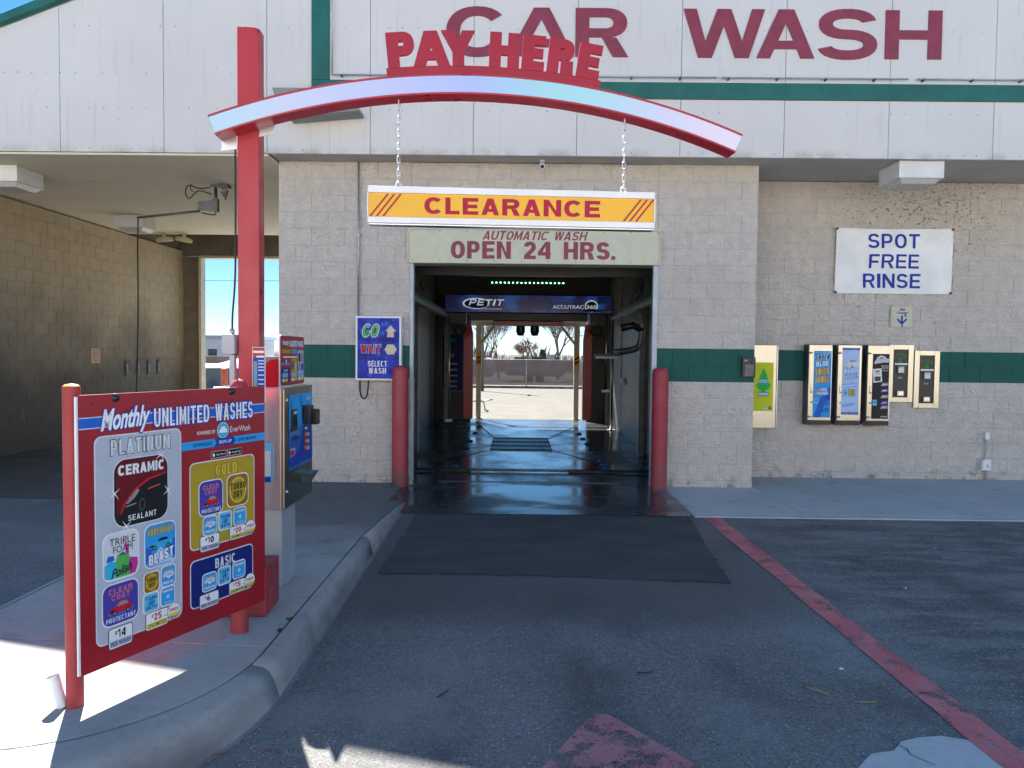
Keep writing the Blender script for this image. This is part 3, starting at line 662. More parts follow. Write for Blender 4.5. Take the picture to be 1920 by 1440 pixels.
def letter(c, x0, x1, z0, z1, t, h, y0, y1, m, parent):
    g = MB(); o = .02*(z1-z0) if c in 'CSO' else 0
    for p in glyph(c, t*(z1-z0)/(x1-x0), h): g.prism(ccw([(x0+u*(x1-x0), z0-o+v*(z1-z0+2*o)) for u, v in p]), y0, y1, m)
    return g.build('letter', parent)
for c, x0, x1 in (('C', -.885, -.19), ('A', -.165, .605), ('R', .615, 1.23), ('W', 1.86, 2.80), ('A', 2.71, 3.38), ('S', 3.41, 4.10), ('H', 4.19, 4.84)): letter(c, x0, x1, 5.085, 5.64, .285, .185, FY-.014, FY-.001, MAROON, BX)
# door frame of the tunnel
JAMB = mat('blue_grey_steel', (.36, .41, .47), .4, .2, var=.1, scale=6)
MB().box(-1.345, -1.300, -.018, .06, 0, 2.73, JAMB).build('door_frame', BX, .004); MB().box(1.635, 1.695, -.018, .06, 0, 2.73, JAMB).build('door_frame', BX, .004)
# conduit and loop
MB().tube([(-1.975, -.03, 3.95), (-1.975, -.03, 2.06)], .011, GALV, 8).box(-1.995, -1.955, -.04, 0, 3.05, 3.075, GALV).build('conduit', BX)

# ------------------------------------------------------------------ signs on the building
t = thing('entrance_sign', 'cream panel over the wash tunnel reading AUTOMATIC WASH OPEN 24 HRS', 'sign', (0, -.03, 2.73))
MB().box(-1.36, 1.70, 0, .03, .005, .41, P['signcream']).build('panel', t, .003)
g = MB(); fr = .018; g.box(-1.365, 1.705, -.012, .028, .411, .425, P['signcream']); g.box(-1.378, -1.361, -.012, .028, 0, .425, P['signcream']); g.box(1.701, 1.718, -.012, .028, 0, .425, P['signcream']); g.build('edge_trim', t, .002)
def signwords(s_, box, m, st, h, gap, shear, parent):
    L_ = word(s_, *box, st, h, gap, shear)
    for w_ in s_.split():
        a = Art(-.0015)
        for c, ps in L_[:len(w_)]: [a.poly(p, m, 1) for p in ps]
        L_ = L_[len(w_):]; a.build('lettering', parent)
signwords('AUTOMATIC WASH', (-.46, .292, .83, .40), MAROON, .20, .17, .15, .28, t); signwords('OPEN 24 HRS', (-.845, .062, 1.095, .275), MAROON, .265, .2, .15, 0, t)
Art(-.0015).rect(1.115, .062, 1.165, .108, MAROON, 1).build('lettering', t)
g = MB()
for i in range(10): x = -1.32+i*.333; [g.box(x, x+.012, -.004, 0, z, z+.012, DSTEEL) for z in (.03, .385)]
tag(g.build('screw_heads', t), kind='stuff')

t = thing('go_wait_sign', 'blue lightbox with white frame on the wall reading GO, WAIT and SELECT WASH', 'sign', (-1.71, -.012, 1.29))
MB().box(-.28, .28, -.115, 0, 0, .785, WHITEF).build('frame', t, .008)
D2 = mat('bubbly_blue_print', (.006, .022, .32), .4, var=.6, scale=7, col2=(.022, .05, .46), spec=.2); emit(D2, (.01, .03, .5), .03)
a = Art(-.116); a.rect(-.255, .025, .255, .76, D2, 1)
random.seed(3)
for i in range(26): x, zz, r = random.uniform(-.24, .24), random.uniform(.04, .745), random.choice((.006, .01, .02, .028)); a.ell(x, zz, r, r, P['purple'] if r > .015 and i % 3 == 0 else P['blue2'], 1.4+i*.02)
for i in range(30): x, zz = random.uniform(-.245, .245), random.uniform(.035, .75); a.ell(x, zz, .003, .003, P['pale'], 2.2, 6)
a.rect(-.255, .490, .255, .497, P['black'], 3); a.rect(-.255, .262, .255, .269, P['black'], 3)
a.sign('GO', -.205, .53, .02, .685, P['lgreen'], 5, .22, .18, .22, .22, P['white'], .008); a.sign('WAIT', -.215, .335, .03, .435, P['red'], 5, .22, .18, .25, 0, P['pale'], .006)
a.sign('SELECT', -.125, .17, .105, .24, P['white'], 4, .18, .15, .25); a.sign('WASH', -.115, .085, .095, .155, P['white'], 4, .2, .16, .25)
a.poly([(.085, .60), (.15, .675), (.215, .60), (.185, .60), (.19, .53), (.105, .53), (.115, .60)], P['cream'], 4)
a.poly([(.15+.075*math.cos(R(60*i)), .38+.07*math.sin(R(60*i))) for i in range(6)], P['cream'], 4)
random.seed(5)
for i in range(60): x, zz = random.uniform(.09, .21), random.choice((random.uniform(.545, .59), random.uniform(.33, .43))); a.ell(x, zz, .0028, .0028, P['dgold'], 5, 5)
a.build('face', t)
MB().tube(sm_([(-.235, -.06, 0), (-.235, -.06, -.12), (-.215, -.06, -.20), (-.18, -.06, -.225), (-.15, -.06, -.19), (-.135, -.06, -.11), (-.13, -.06, 0)]), .010, RUBBER, 8).build('cable', t)

t = thing('spot_free_rinse_banner', 'white cloth banner nailed to the wall reading SPOT FREE RINSE', 'banner', (4.95, .835, 2.485))
BAN = mat('banner_vinyl', (.84, .85, .84), .5, var=.06, scale=3)
g = MB(); nx, nz = 60, 34; v = []; f = []
def sag(u, v_):
    f = -.016-.012*math.sin(v_*9+u*5)*u*(1-u)*3-.014*math.cos((u-.5)*14)*(1-v_)*v_*2
    for cx, sg in ((0, 1), (1, -1)):                        # folds running in from the nailed corners
        d = (u-cx)*sg; r = math.hypot(d*1.54, (1-v_)*.865); a = math.atan2((1-v_)*.865, max(1e-4, d*1.54)); f -= .016*math.sin(a*13)*math.exp(-r*4.)*min(1, r*6)
    return f
for j in range(nz+1):
    for i in range(nx+1):
        u, q_ = i/nx, j/nz; sagz = -.012*math.sin(math.pi*u)*(q_); v.append((-.765+1.54*u+.006*q_, sag(u, q_), q_*.865+sagz))
for j in range(nz):
    for i in range(nx): k = j*(nx+1)+i; f.append((k, k+1, k+nx+2, k+nx+1))
g.add(v, f, BAN, True); g.build('cloth', t)
for w_, bxs in (('SPOT', (-.34, .60, .345, .79)), ('FREE', (-.315, .335, .34, .52)), ('RINSE', (-.39, .075, .37, .265))):
    g = MB()
    for c, ps in word(w_, *bxs, .185, .155, .18):
        for p in ps: g.add([(x, sag((x+.765)/1.54, z/.865)-.006, z) for x, z in ccw(p)], [tuple(range(len(p)))], P['txtblue'])
    g.build('lettering', t)
for x, z in ((-.755, .85), (.77, .85), (-.755, .012), (.765, .012)): MB().lathe([(0, -.006), (.017, -.006), (.017, .006), (0, .006)], DSTEEL, 10).build('grommet', t, 0, (x, -.035, z)).rotation_euler = (-math.pi/2, 0, 0)

t = thing('bill_changer_sign', 'small cream sign with a blue down arrow reading Bill Changer', 'sign', (5.095, .835, 2.04))
MB().box(-.152, .152, -.008, 0, 0, .288, P['signcream']).build('plate', t, .003)
a = Art(-.0085); a.rect(-.14, .012, .14, .014, P['txtblue'], 1); a.rect(-.14, .274, .14, .276, P['txtblue'], 1); a.rect(-.14, .012, -.138, .276, P['txtblue'], 1); a.rect(.138, .012, .14, .276, P['txtblue'], 1)
a.text('Bill', -.03, .222, .035, .252, P['navy'], 1, .03); a.text('Changer', -.075, .172, .08, .212, P['navy'], 1, .03)
a.rect(-.013, .06, .013, .16, P['txtblue'], 1); a.poly([(0, .03), (.072, .105), (.055, .122), (0, .066), (-.055, .122), (-.072, .105)], P['txtblue'], 2); a.ell(.047, .158, .015, .015, P['dgrey'], 1); a.ell(.006, .020, .014, .012, P['dgrey'], 3)
a.build('print', t)

# ------------------------------------------------------------------ vending machines on the right wall
def bolts(parent, pts, y, r=.006):
    for x, z in pts: MB().lathe([(0, -.006), (r*.7, -.005), (r, 0)], ALU, 8).build('screw', parent, 0, (x, y, z)).rotation_euler = (-math.pi/2, 0, 0)
def vend(x0, x1, label, artf):
    W = x1-x0; t = thing('vending_machine', label, 'vending machine', (x0, .845, .74), 0, 'towel and wipe vending machines on the wall')
    MB().box(-.005, W+.005, -.165, 0, 0, 1.06, DSTEEL).build('cabinet', t, .004)
    MB().box(0, W, -.19, -.166, .062, 1.055, STEEL).build('door', t, .004)
    MB().box(.01, W-.01, -.188, -.1, .004, .052, BLACK).build('delivery_slot', t, .003)
    for z in (.95, .11): MB().lathe([(0, -.012), (.022, -.010), (.030, 0), (.022, .010), (0, .012)], STEEL, 14).build('hinge_lock', t, 0, (.012, -.205, z))
    MB().lathe([(0, -.010), (.013, -.008), (.013, .004)], ALU, 12).build('lock', t, 0, (.045, -.192, .30)).rotation_euler = (-math.pi/2, 0, 0)
    MB().box(.028, .052, -.2, -.191, .42, .52, STEEL).build('coin_slot', t, .004)
    MB().lathe([(0, -.006), (.009, -.006), (.009, .004)], BLACK, 12).build('coin_return', t, 0, (.04, -.196, .435)).rotation_euler = (-math.pi/2, 0, 0)
    bolts(t, [(.015, .8), (.015, .62), (.015, .22), (W*.5, 1.035), (W-.02, 1.035), (W*.5, .08), (W-.02, .08)], -.19)
    a = Art(-.1915); artf(a, W); a.build('poster', t)
def pr(a, x, z, s='1.00', m=None):
    a.rect(x, z, x+.055, z+.075, P['lsky'], 4); a.text(s, x+.008, z+.03, x+.045, z+.062, P['navy'], 5, .02)
def art1(a, W):
    x0, x1 = .062, W-.012; w = x1-x0; a.rect(x0, .10, x1, .975, P['sky'], 0); a.poly([(x0, .10), (x1, .10), (x1, .52), (x0+.10, .36), (x0+.04, .2)], P['blue2'], .5); a.poly([(x0+.16, .30), (x1, .33), (x1, .1), (x0+.10, .10)], P['sky'], .8)
    a.text('ALL PURPOSE', x0+.01, .945, x1-.01, .965, P['pale'], 2, .02); a.sign('SUPER', x0+.015, .862, x1-.022, .922, P['black'], 3, .2, .17, .28, .15, P['white'], .004, .16); a.sign('BLUE', x0+.03, .775, x1-.035, .84, P['white'], 2, .22, .2, .25, 0, None, 0, .08)
    for s, z in (('THICK', .665), ('TOWEL', .56)): a.sign(s, x0+.02, z, x1-.025, z+.08, P['yellow'], 4, .16, .15, .3, 0, P['red'], .005, .12)
    a.poly([(x0, .49), (x0+.05, .47), (x0+.11, .455), (x0+.17, .45), (x0+.16, .432), (x0+.08, .43), (x0, .462)], P['skin'], 4); a.poly([(x0+.01, .41), (x0+.06, .43), (x0+.10, .48), (x0+.17, .49), (x0+.2, .41), (x0+.16, .395)], P['pale'], 3)
    pr(a, x0+.01, .28)
    for s, z in (('SUPER', .365), ('LARGE', .34), ('SUPER', .285), ('THICK', .26), ('SUPER', .205), ('ABSORBENT', .18)): a.text(s, x1-.075-(.04 if len(s) > 6 else 0), z, x1-.012, z+.018, P['navy'], 3, .02)
def art2(a, W):
    x0, x1 = .055, W-.03; a.rect(x0, .14, x1, 1.02, P['pale'], 0); a.rect(x0, .99, x1, 1.018, P['blue'], 1); a.text('CLEANS INTERIOR', x0+.01, .998, x1-.02, 1.01, P['pale'], 2); a.rect(x0, .142, x1, .172, P['blue'], 1); a.text('LEAVES A SHINE', x0+.01, .15, x1-.02, .162, P['pale'], 2)
    a.poly([(x0+.01, .78), (x0+.06, .80), (x0+.09, .85), (x0+.16, .865), (x0+.20, .835), (x1, .81), (x1, .775), (x0+.10, .755), (x0, .76)], P['offw'], 1); a.poly([(x0+.085, .83), (x0+.11, .855), (x0+.16, .86), (x0+.19, .84)], P['grey'], 2); a.rect(x0+.02, .768, x0+.06, .774, P['dgrey'], 2); a.ell(x0+.13, .775, .008, .02, P['dgrey'], 2); a.poly([(x0, .765), (x0+.08, .748), (x1, .775), (x0+.08, .756)], P['black'], 2)
    a.sign('WET', x0+.02, .69, x0+.14, .75, P['white'], 4, .25, .18, .25, .1, P['blue2'], .004, .10); a.sign('TOWEL', x0+.025, .615, x1-.005, .68, P['pale'], 4, .2, .16, .28, .1, P['blue'], .004, .16)
    for z, l in ((.545, .2), (.50, .2), (.47, .12), (.28, .17), (.265, .17), (.25, .15)): a.poly([(x0+.012, z-.012), (x0+l, z+.012), (x0+l, z+.017), (x0+.012, z-.007)], P['blue2'], 1)
    pr(a, x0+.02, .385); a.rect(x0+.09, .385, x0+.175, .475, P['navy'], 2); a.rect(x0+.095, .39, x0+.17, .47, P['yellow'], 3); [a.rect(x0+.105, z, x0+.16, z+.009, P['dgrey'], 4) for z in (.40, .417, .434, .45)]
def art3(a, W):
    x0, x1 = .062, W-.02; BR = mat('brown_black_poster', (.028, .022, .024), .5, spec=.2); a.rect(x0, .09, x1, .945, BR, 0)
    a.poly([(x0+.02, .83), (x0+.06, .90), (x0+.10, .925), (x0+.15, .915), (x0+.19, .88), (x1-.005, .88), (x1-.01, .845), (x0+.02, .81)], P['offw'], 1); a.poly([(x0+.07, .875), (x0+.11, .905), (x0+.16, .88)], P['grey'], 2); a.text('ARMOR ALL', x0+.02, .825, x1-.012, .868, P['white'], 4, .04, .1, .10, P['black'], .3)
    for z, s in ((.79, 'PROTECTS'), (.772, 'RESTORES'), (.754, 'YOUR CAR'), (.725, 'INTERIOR')): a.text(s, x0+.115, z-.006, x1-.008, z+.006, P['offw'], 2, .02)
    a.poly([(x0+.015, .565), (x0+.13, .58), (x0+.115, .755), (x0+.005, .745)], P['white'], 2); a.poly([(x0+.035, .665), (x0+.105, .67), (x0+.10, .735), (x0+.03, .73)], P['cream'], 3); a.poly([(x0+.033, .70), (x0+.065, .728), (x0+.10, .71)], P['red'], 4); a.poly([(x0+.03, .585), (x0+.11, .59), (x0+.107, .65), (x0+.028, .645)], P['dgrey'], 3)
    for z in (.52, .44, .36, .28, .22): a.poly([(x0+.11, z), (x0+.13, z+.045), (x1-.004, z+.05), (x1-.006, z+.005)], P['purple'] if z in (.44, .28) else P['grey'], 1); a.poly([(x0+.12, z+.01), (x0+.16, z+.035), (x1-.01, z+.02)], P['offw'], 2)
    a.text('WIPES', x0+.115, .11, x1-.012, .128, P['offw'], 2, .02); pr(a, x0+.012, .265)
vend(3.815, 4.118, 'leftmost towel machine with bright blue SUPER BLUE THICK TOWEL poster', art1)
vend(4.195, 4.505, 'middle towel machine with pale blue WET TOWEL poster and small yellow notice', art2)
vend(4.585, 4.885, 'right-hand wipe machine with black poster and white framed leaflet', art3)

def changer(x0, z0, label):
    t = thing('bill_changer', label, 'bill changer', (x0, .845, z0), 0, 'bill changers on the wall'); W, H = .335, .765
    g = MB(); g.box(0, .068, -.035, 0, 0, H, STEEL).box(W-.068, W, -.035, 0, 0, H, STEEL).box(.0685, W-.0685, -.035, 0, 0, .065, STEEL).box(.0685, W-.0685, -.035, 0, H-.065, H, STEEL); g.build('frame', t, .003)
    MB().box(.069, W-.069, -.018, 0, .066, H-.066, BLACK).build('face_plate', t)
    a = Art(-.0185)
    vs = 'CHANGE'
    for i, ch in enumerate(vs): u = (i-2.5)/2.5; x = W/2+u*.07; z = .63-.022*u*u; a.text(ch, x-.011, z-.012, x+.011, z+.016, P['green'], 1, .03, 0, -u*.3)
    a.text('$', W/2-.03, .515, W/2+.03, .605, P['green'], 1, .02); a.rect(W/2-.03, .315, W/2+.03, .335, P['grey'], 1); a.build('print', t)
    MB().box(W/2-.085, W/2+.085, -.045, -.0182, .495, .52, WHITEF).build('shelf_lip', t, .003)
    MB().box(W/2-.04, W/2+.04, -.05, -.0185, .39, .475, GALV).box(W/2-.035, W/2+.035, -.056, -.051, .45, .468, P['cream']).build('bill_slot', t, .003)
    MB().box(W/2-.045, W/2+.04, -.055, -.0185, .085, .15, STEEL).box(W/2-.03, W/2+.03, -.06, -.0555, .1, .14, ALU).build('coin_cup', t, .006)
changer(4.925, 1.045, 'higher bill changer in cream steel frame beside the towel machines')
changer(5.275, .97, 'lower bill changer in cream steel frame, last of the row')

t = thing('air_freshener_vendor', 'narrow steel vendor with yellow face and green tree beside the pier corner', 'vending machine', (3.10, .845, .685))
MB().box(0, .315, -.12, 0, 0, 1.10, STEEL).build('cabinet', t, .004)
MB().box(.318, .328, -.13, -.005, .01, 1.09, ALU).build('hinge_strip', t, .002)
a = Art(-.1215); a.rect(.0, .225, .275, .87, P['tyell'], 0); a.rect(.0, .40, .275, .404, P['gold'], 1)
tr = [(.0, .80), (.03, .745), (.022, .745), (.055, .69), (.045, .69), (.085, .62), (.07, .62), (.105, .56), (.08, .545), (.09, .53), (.05, .505), (.03, .505), (.03, .48)]
tr = [(.145+x*.95, z) for x, z in tr]+[(.145-x*.95, z) for x, z in tr[::-1]]
a.poly(tr[:-1], P['tgreen'], 1); a.rect(.075, .425, .215, .48, P['green'], 2); a.rect(.082, .435, .208, .47, P['pale'], 3); a.rect(.075, .60, .215, .64, P['pale'], 2); a.text('LITTLE TREE', .08, .608, .21, .63, P['green'], 3, .01)
a.rect(.155, .25, .22, .275, P['pale'], 1); a.poly([(.215, .25), (.255, .25), (.235, .31)], P['dgrey'], 2); a.build('poster', t)
t = thing('coin_acceptor_box', 'small black coin box on the green stripe at the pier corner', 'coin box', (2.815, -.012, 1.375))
MB().box(-.08, .08, -.05, 0, 0, .25, BLACK).build('case', t, .006)
for x in (-.04, .03): MB().lathe([(0, -.008), (.018, -.006), (.018, .004)], ALU if x < 0 else DSTEEL, 12).build('lock', t, 0, (x, -.052, .205)).rotation_euler = (-math.pi/2, 0, 0)
MB().box(-.055, .055, -.056, -.051, .02, .16, DSTEEL).build('cover', t, .003)
t = thing('wall_outlet', 'pale weatherproof outlet with short conduit low on the right wall', 'outlet', (6.27, .845, .12))
MB().tube([(0, -.03, -.1), (0, -.03, .44)], .013, BLK, 8).build('conduit', t); MB().box(-.06, .06, -.06, 0, .02, .17, FIX).build('box', t, .008); MB().lathe([(0, -.008), (.03, -.008), (.033, .004)], FIX, 14).build('cover', t, 0, (.01, -.062, .095)).rotation_euler = (-math.pi/2, 0, 0); MB().box(-.03, .03, -.05, 0, .44, .53, FIX).build('fitting', t, .006)

# ------------------------------------------------------------------ bollards
def bollard(name, x, y, h, r, label, m=RED):
    t = MB().lathe([(r, 0), (r, h-r*.8), (r*.95, h-r*.45), (r*.75, h-r*.15), (r*.4, h-.01), (0, h)], m, 28); o = t.build(name, None, 0, (x, y, 0)); return tag(o, label, 'bollard', 'red bollards')
REDP = wornred('bollard_plastic_red', (.32, .022, .036), (.37, .05, .06), .45)
bollard('bollard', -1.435, -.16, 1.48, .098, 'red dome-topped bollard left of the tunnel mouth beside the lightbox', REDP)
bollard('bollard', 1.72, -.16, 1.49, .098, 'red dome-topped bollard right of the tunnel mouth', REDP)
bollard('bollard', -7.1, 9.0, 1.2, .08, 'faded orange-red bollard beyond the self-serve bay', mat('faded_bollard', (.55, .13, .08), .6, var=.25, scale=8))

# ------------------------------------------------------------------ pay arch
A0 = (-1.52, -5.30, .15)
t = thing('pay_here_arch', 'red column with curved lit arch carrying PAY HERE letters', 'sign', A0, R(4)); O = (0, 0, -.15); PA = t
g = MB(O); g.add([(-.045, .13, .15), (.072, .13, .15), (.072, .245, .15), (-.045, .245, .15), (-.045, .13, 3.43), (.045, .13, 3.43), (.072, .157, 3.43), (.072, .245, 3.43), (-.045, .245, 3.43), (.072, .13, 3.39)],
    [(0, 3, 2, 1), (4, 5, 6, 7, 8), (0, 1, 9, 5, 4), (1, 2, 7, 6, 9), (5, 9, 6), (2, 3, 8, 7), (3, 0, 4, 8)], RED); g.build('column', t, .004)
MB(O).box(-.125, .125, .06, .36, .152, .425, RED).build('base_cover', t, .006)
RT, RB, SC, ZC = 4.05, 3.94, 1.275, -.882; T0, T1 = -20.8, 21.6
def ap_(r, th): return (SC+r*math.sin(R(th)), ZC+r*math.cos(R(th)))
n = 40; ths = [T0+(T1-T0)*i/n for i in range(n+1)]
def arcband(r0, r1, y0, y1, m, name, parent, ta=T0, tb=T1, n=40, sl=0.):
    g = MB(O); v = []; f = []
    for i in range(n+1):
        th = ta+(tb-ta)*i/n; a, b = ap_(r0, th), ap_(r1, th)
        v += [(a[0], y0, a[1]), (b[0], y0, b[1]), (b[0], y1, b[1]), (a[0], y1, a[1])]
    for i in range(n):
        k = 4*i
        for j in range(4): f.append((k+j, k+4+j, k+4+(j+1) % 4, k+(j+1) % 4))
    f.append((0, 1, 2, 3)); f.append((4*n+3, 4*n+2, 4*n+1, 4*n))
    return g.add(v, f, m).build(name, parent)
arcband(RB, RT, .008, .125, RED, 'arch_body', t)
arcband(RT-.010, RT, -.004, .0075, RED, 'arch_rim', t); arcband(RB, RB+.010, -.004, .0075, RED, 'arch_rim', t)
LIT, q = newmat('lit_colour_diffuser', .25); x, y, z = q.sep()
cr = q.n.new('ShaderNodeValToRGB'); q.L.new(q.map(x, -1.75, 1.35), cr.inputs[0])
els = cr.color_ramp.elements; els[0].position = 0; els[0].color = (.22, .62, .80, 1); els[1].position = 1; els[1].color = (.55, .62, .85, 1)
for p_, c_ in ((.16, (.45, .50, .80)), (.34, (.36, .40, .85)), (.48, (.22, .34, .88)), (.62, (.14, .60, .70)), (.70, (.20, .60, .75)), (.82, (.50, .52, .82)), (.93, (.72, .58, .80))): e = els.new(p_); e.color = (*c_, 1)
q.b.inputs['Base Color'].default_value = (.27, .29, .33, 1); q.L.new(cr.outputs[0], q.b.inputs['Emission Color']); q.b.inputs['Emission Strength'].default_value = .165
arcband(RB+.0105, RT-.0105, .001, .0075, LIT, 'light_panel', t)
for th in (T0, T1): a, b = ap_(RB, th), ap_(RT, th); d = -.004 if th < 0 else .004; MB(O).add([(a[0]+d*.2, -.003, a[1]), (b[0]+d*.2, -.003, b[1]), (b[0]+d, .126, b[1]), (a[0]+d, .126, a[1])], [(0, 1, 2, 3), (3, 2, 1, 0)], WHITEF).build('end_cap', t)
# letters standing on the arch
REDL = mat('dark_red_letters', (.33, .010, .030), .4, var=.08)
arcband(RT+.0005, RT+.048, .012, .034, REDL, 'letter_rail', t, math.degrees(math.asin((.79-SC)/RT)), math.degrees(math.asin((1.955-SC)/RT)), 16)
for i, (ch, s0, s1) in enumerate((('P', .80, .955), ('A', .935, 1.135), ('Y', 1.085, 1.27), ('H', 1.34, 1.505), ('E', 1.515, 1.64), ('R', 1.652, 1.80), ('E', 1.812, 1.94))):
    th = math.asin(((s0+s1)/2-SC)/RT); W = (s1-s0); g = MB(O)
    for p in glyph(ch, .35*.185/W, .265):
        q_ = []
        for u, v in ccw(p): lx = (u-.5)*W; lr = RT+.045+v*.190; q_.append((SC+lr*math.sin(th)+lx*math.cos(th), ZC+lr*math.cos(th)-lx*math.sin(th)))
        g.prism(q_, .007+.002*(i % 2), .029+.002*(i % 2), REDL)
    g.build('letter', t)
# fixing plates behind the arch and rivets
for s0, s1 in ((-.135, -.046), (.073, .16)):
    z = ZC+math.sqrt(RB**2-((s0+s1)/2-SC)**2); MB(O).prism([(s0, z-.055+(-.015 if s0 < 0 else 0)), (s1, z-.055+(0 if s0 < 0 else .025)), (s1, z+.02), (s0, z+.02)], .127, .133, ALU).build('fixing_plate', t, .003)
for th in range(-18, 20, 4):
    a = ap_(RB-.001, th); MB(O).lathe([(0, -.003), (.005, -.002), (.006, 0)], RED, 8).build('rivet', t, 0, (a[0], .07, a[1]))
# cable and junction box on the column
t = thing('junction_box', 'grey junction box with conduit fixed to the left of the red column', 'electrical box', (-1.617, -5.16, .15)); 
MB((0, 0, -.15)).box(-.036, .036, -.05, .05, 1.625, 1.735, mat('grey_pvc', (.40, .43, .47), .45, var=.05)).build('box', t, .004)
PVC = bpy.data.materials['grey_pvc']; MB((0, 0, -.15)).tube([(.006, 0, 1.735), (.006, 0, 1.765)], .014, GALV, 10).build('fitting', t); MB((0, 0, -.15)).box(-.006, .024, -.02, .02, .15, 1.62, PVC).build('conduit', t, .004)
MB((0, 0, -.15)).tube(sm_([(.006, 0, 1.765), (.008, 0, 1.85), (.020, 0, 2.0), (.026, 0, 2.2), (.027, 0, 2.85)]), .006, RUBBER, 6).build('cable', t)

# ------------------------------------------------------------------ clearance sign on chains
U = Vector((math.cos(R(4)), math.sin(R(4)), 0)); c0 = Vector((-1.52, -5.30, 0))+U*1.484+Vector((-U.y, U.x, 0))*.06
t = thing('clearance_sign', 'yellow CLEARANCE bar with white rails hanging on chains below the arch', 'sign', (c0.x, c0.y, 2.345), R(4)); HW = .80
YEL = mat('yellow_sign_face', (.80, .42, .012), .3, var=.03)
MB().box(-HW+.004, HW-.004, -.022, .022, .045, .175, YEL).build('face', t)
MB().box(-HW, HW, -.034, .034, .01, .044, WHITEF).box(-HW, HW, -.030, .030, .176, .212, WHITEF).build('rail', t, .004)
MB().box(-HW+.006, HW-.006, -.028, .04, 0, .009, ALU).build('bottom_lip', t, .002)
MB().box(-HW-.003, -HW+.0035, -.028, .028, .045, .175, WHITEF).box(HW-.0035, HW+.003, -.028, .028, .045, .175, WHITEF).build('end_strip', t)
a = Art(-.0225); a.sign('CLEARANCE', -.49, .066, .49, .158, P['crimson'], 1, .31, .215, .17); a.build('lettering', t)
for s in (-1, 1):
    for i in range(3): x = s*.705+(i-1)*.035; Art(-.0225).poly([(x-.052, .048), (x-.040, .048), (x+.058, .172), (x+.046, .172)], P['crimson'], 1).build('stripe', t)
def chain(x, zt):
    g = MB(); z = .235; g.tube([(x+.016*math.cos(R(k*30)), 0, .226+.016*math.sin(R(k*30))) for k in range(12)], .0045, ALU, 6, True)
    L_ = .036; i = 0
    while z < zt:
        pts = []
        for k in range(12):
            a_ = R(k*30); dx = .0085*math.cos(a_); dz = .0085*math.sin(a_)+(.0125 if math.sin(a_) > 0 else -.0125 if math.sin(a_) < 0 else 0)
            pts.append((x+(dx if i % 2 else 0), 0 if i % 2 else dx, z+.019+dz))
        g.tube(pts, .0026, ALU, 5, True); z += L_; i += 1
    g.build('chain', t)
chain(-.635, .232+.44); chain(.625, .232+.375)

# ------------------------------------------------------------------ monthly menu board
BA = math.atan2(.93, .397)
t = thing('wash_menu_sign', 'red Monthly Unlimited Washes menu board on two red posts on the island', 'sign', (-1.847, -6.333, .15), BA); O = (0, 0, -.15)
def post(x, h, r): MB(O).lathe([(r, .15), (r, h), (r*.97, h+.004)], REDM, 20, (x, 0)).lathe([(r*.97, h+.004), (r*.7, h+.012 if x < .5 else h+.03), (0, h+.015 if x < .5 else h+.042)], REDM if x > .5 else P['gold'], 20, (x, 0)).build('post', t)
post(.010, 1.487, .034); post(.962, 1.455, .046)
MB(O).box(0, 1.095, -.052, -.044, .285, 1.455, REDB).build('board', t, .001)
MB(O).box(-.012, -.001, -.053, -.043, .29, 1.45, P['white']).build('edge_strip', t, .002)
for x in (.176, .856): MB().lathe([(0, -.012), (.012, -.010), (.019, 0), (.020, .002)], BLACK, 14).build('bolt', t, 0, (x, -.054, 1.437-.15)).rotation_euler = (-math.pi/2, 0, 0)
YB = -.0525
a = Art(YB, O); a.rect(.0005, 1.312, 1.094, 1.362, P['pale'], .5); a.rect(.0005, 1.317, 1.094, 1.357, P['blue2'], 1)
a.text('Monthly', .10, 1.275, .352, 1.395, P['white'], 4, .03, .35, .04, P['blue'], .45); a.sign('UNLIMITED WASHES', .372, 1.293, 1.002, 1.378, P['white'], 4, .135, .13, .22, 0, P['blue'], .0065)
a.text('POWERED BY', .625, 1.232, .742, 1.250, P['white'], 2, .008); a.ell(.793, 1.243, .040, .040, P['white'], 2); a.ell(.793, 1.243, .037, .037, P['cyan'], 3); a.rr(.766, 1.230, .820, 1.248, .006, P['white'], 4); a.poly([(.774, 1.248), (.781, 1.262), (.805, 1.262), (.812, 1.248)], P['white'], 4); a.text('EverWash', .842, 1.228, .985, 1.258, P['white'], 2, 0)
a.rect(.53, 1.165, 1.094, 1.205, P['sky'], 1); a.poly([(.735, 1.165), (.865, 1.165), (.88, 1.185), (.865, 1.205), (.735, 1.205), (.75, 1.185)], P['blue'], 2)
a.text('DOWNLOAD', .60, 1.177, .722, 1.193, P['navy'], 3, .005); a.text('SIGN-UP', .765, 1.177, .85, 1.193, P['white'], 3, .01); a.text('SAVE MONEY', .895, 1.177, 1.03, 1.193, P['navy'], 3, .005)
for x, s in ((.712, 'App Store'), (.82, 'Google Play')): a.rr(x, 1.108, x+.10, 1.142, .004, P['offw'], 2); a.rr(x+.002, 1.110, x+.098, 1.140, .003, P['black'], 3); a.text(s, x+.032, 1.117, x+.092, 1.130, P['white'], 4, .005); (a.ell(x+.017, 1.124, .007, .009, P['white'], 4) if s[0] == 'A' else a.poly([(x+.010, 1.113), (x+.010, 1.135), (x+.026, 1.124)], P['white'], 4))
a.build('header_print', t)
def panel(name, x0, z0, x1, z1, m, r):
    a = Art(YB, O); a.rr(x0-.006, z0-.006, x1+.006, z1+.006, r+.004, P['silver2'], 1); a.rr(x0, z0, x1, z1, r, m, 2); return a
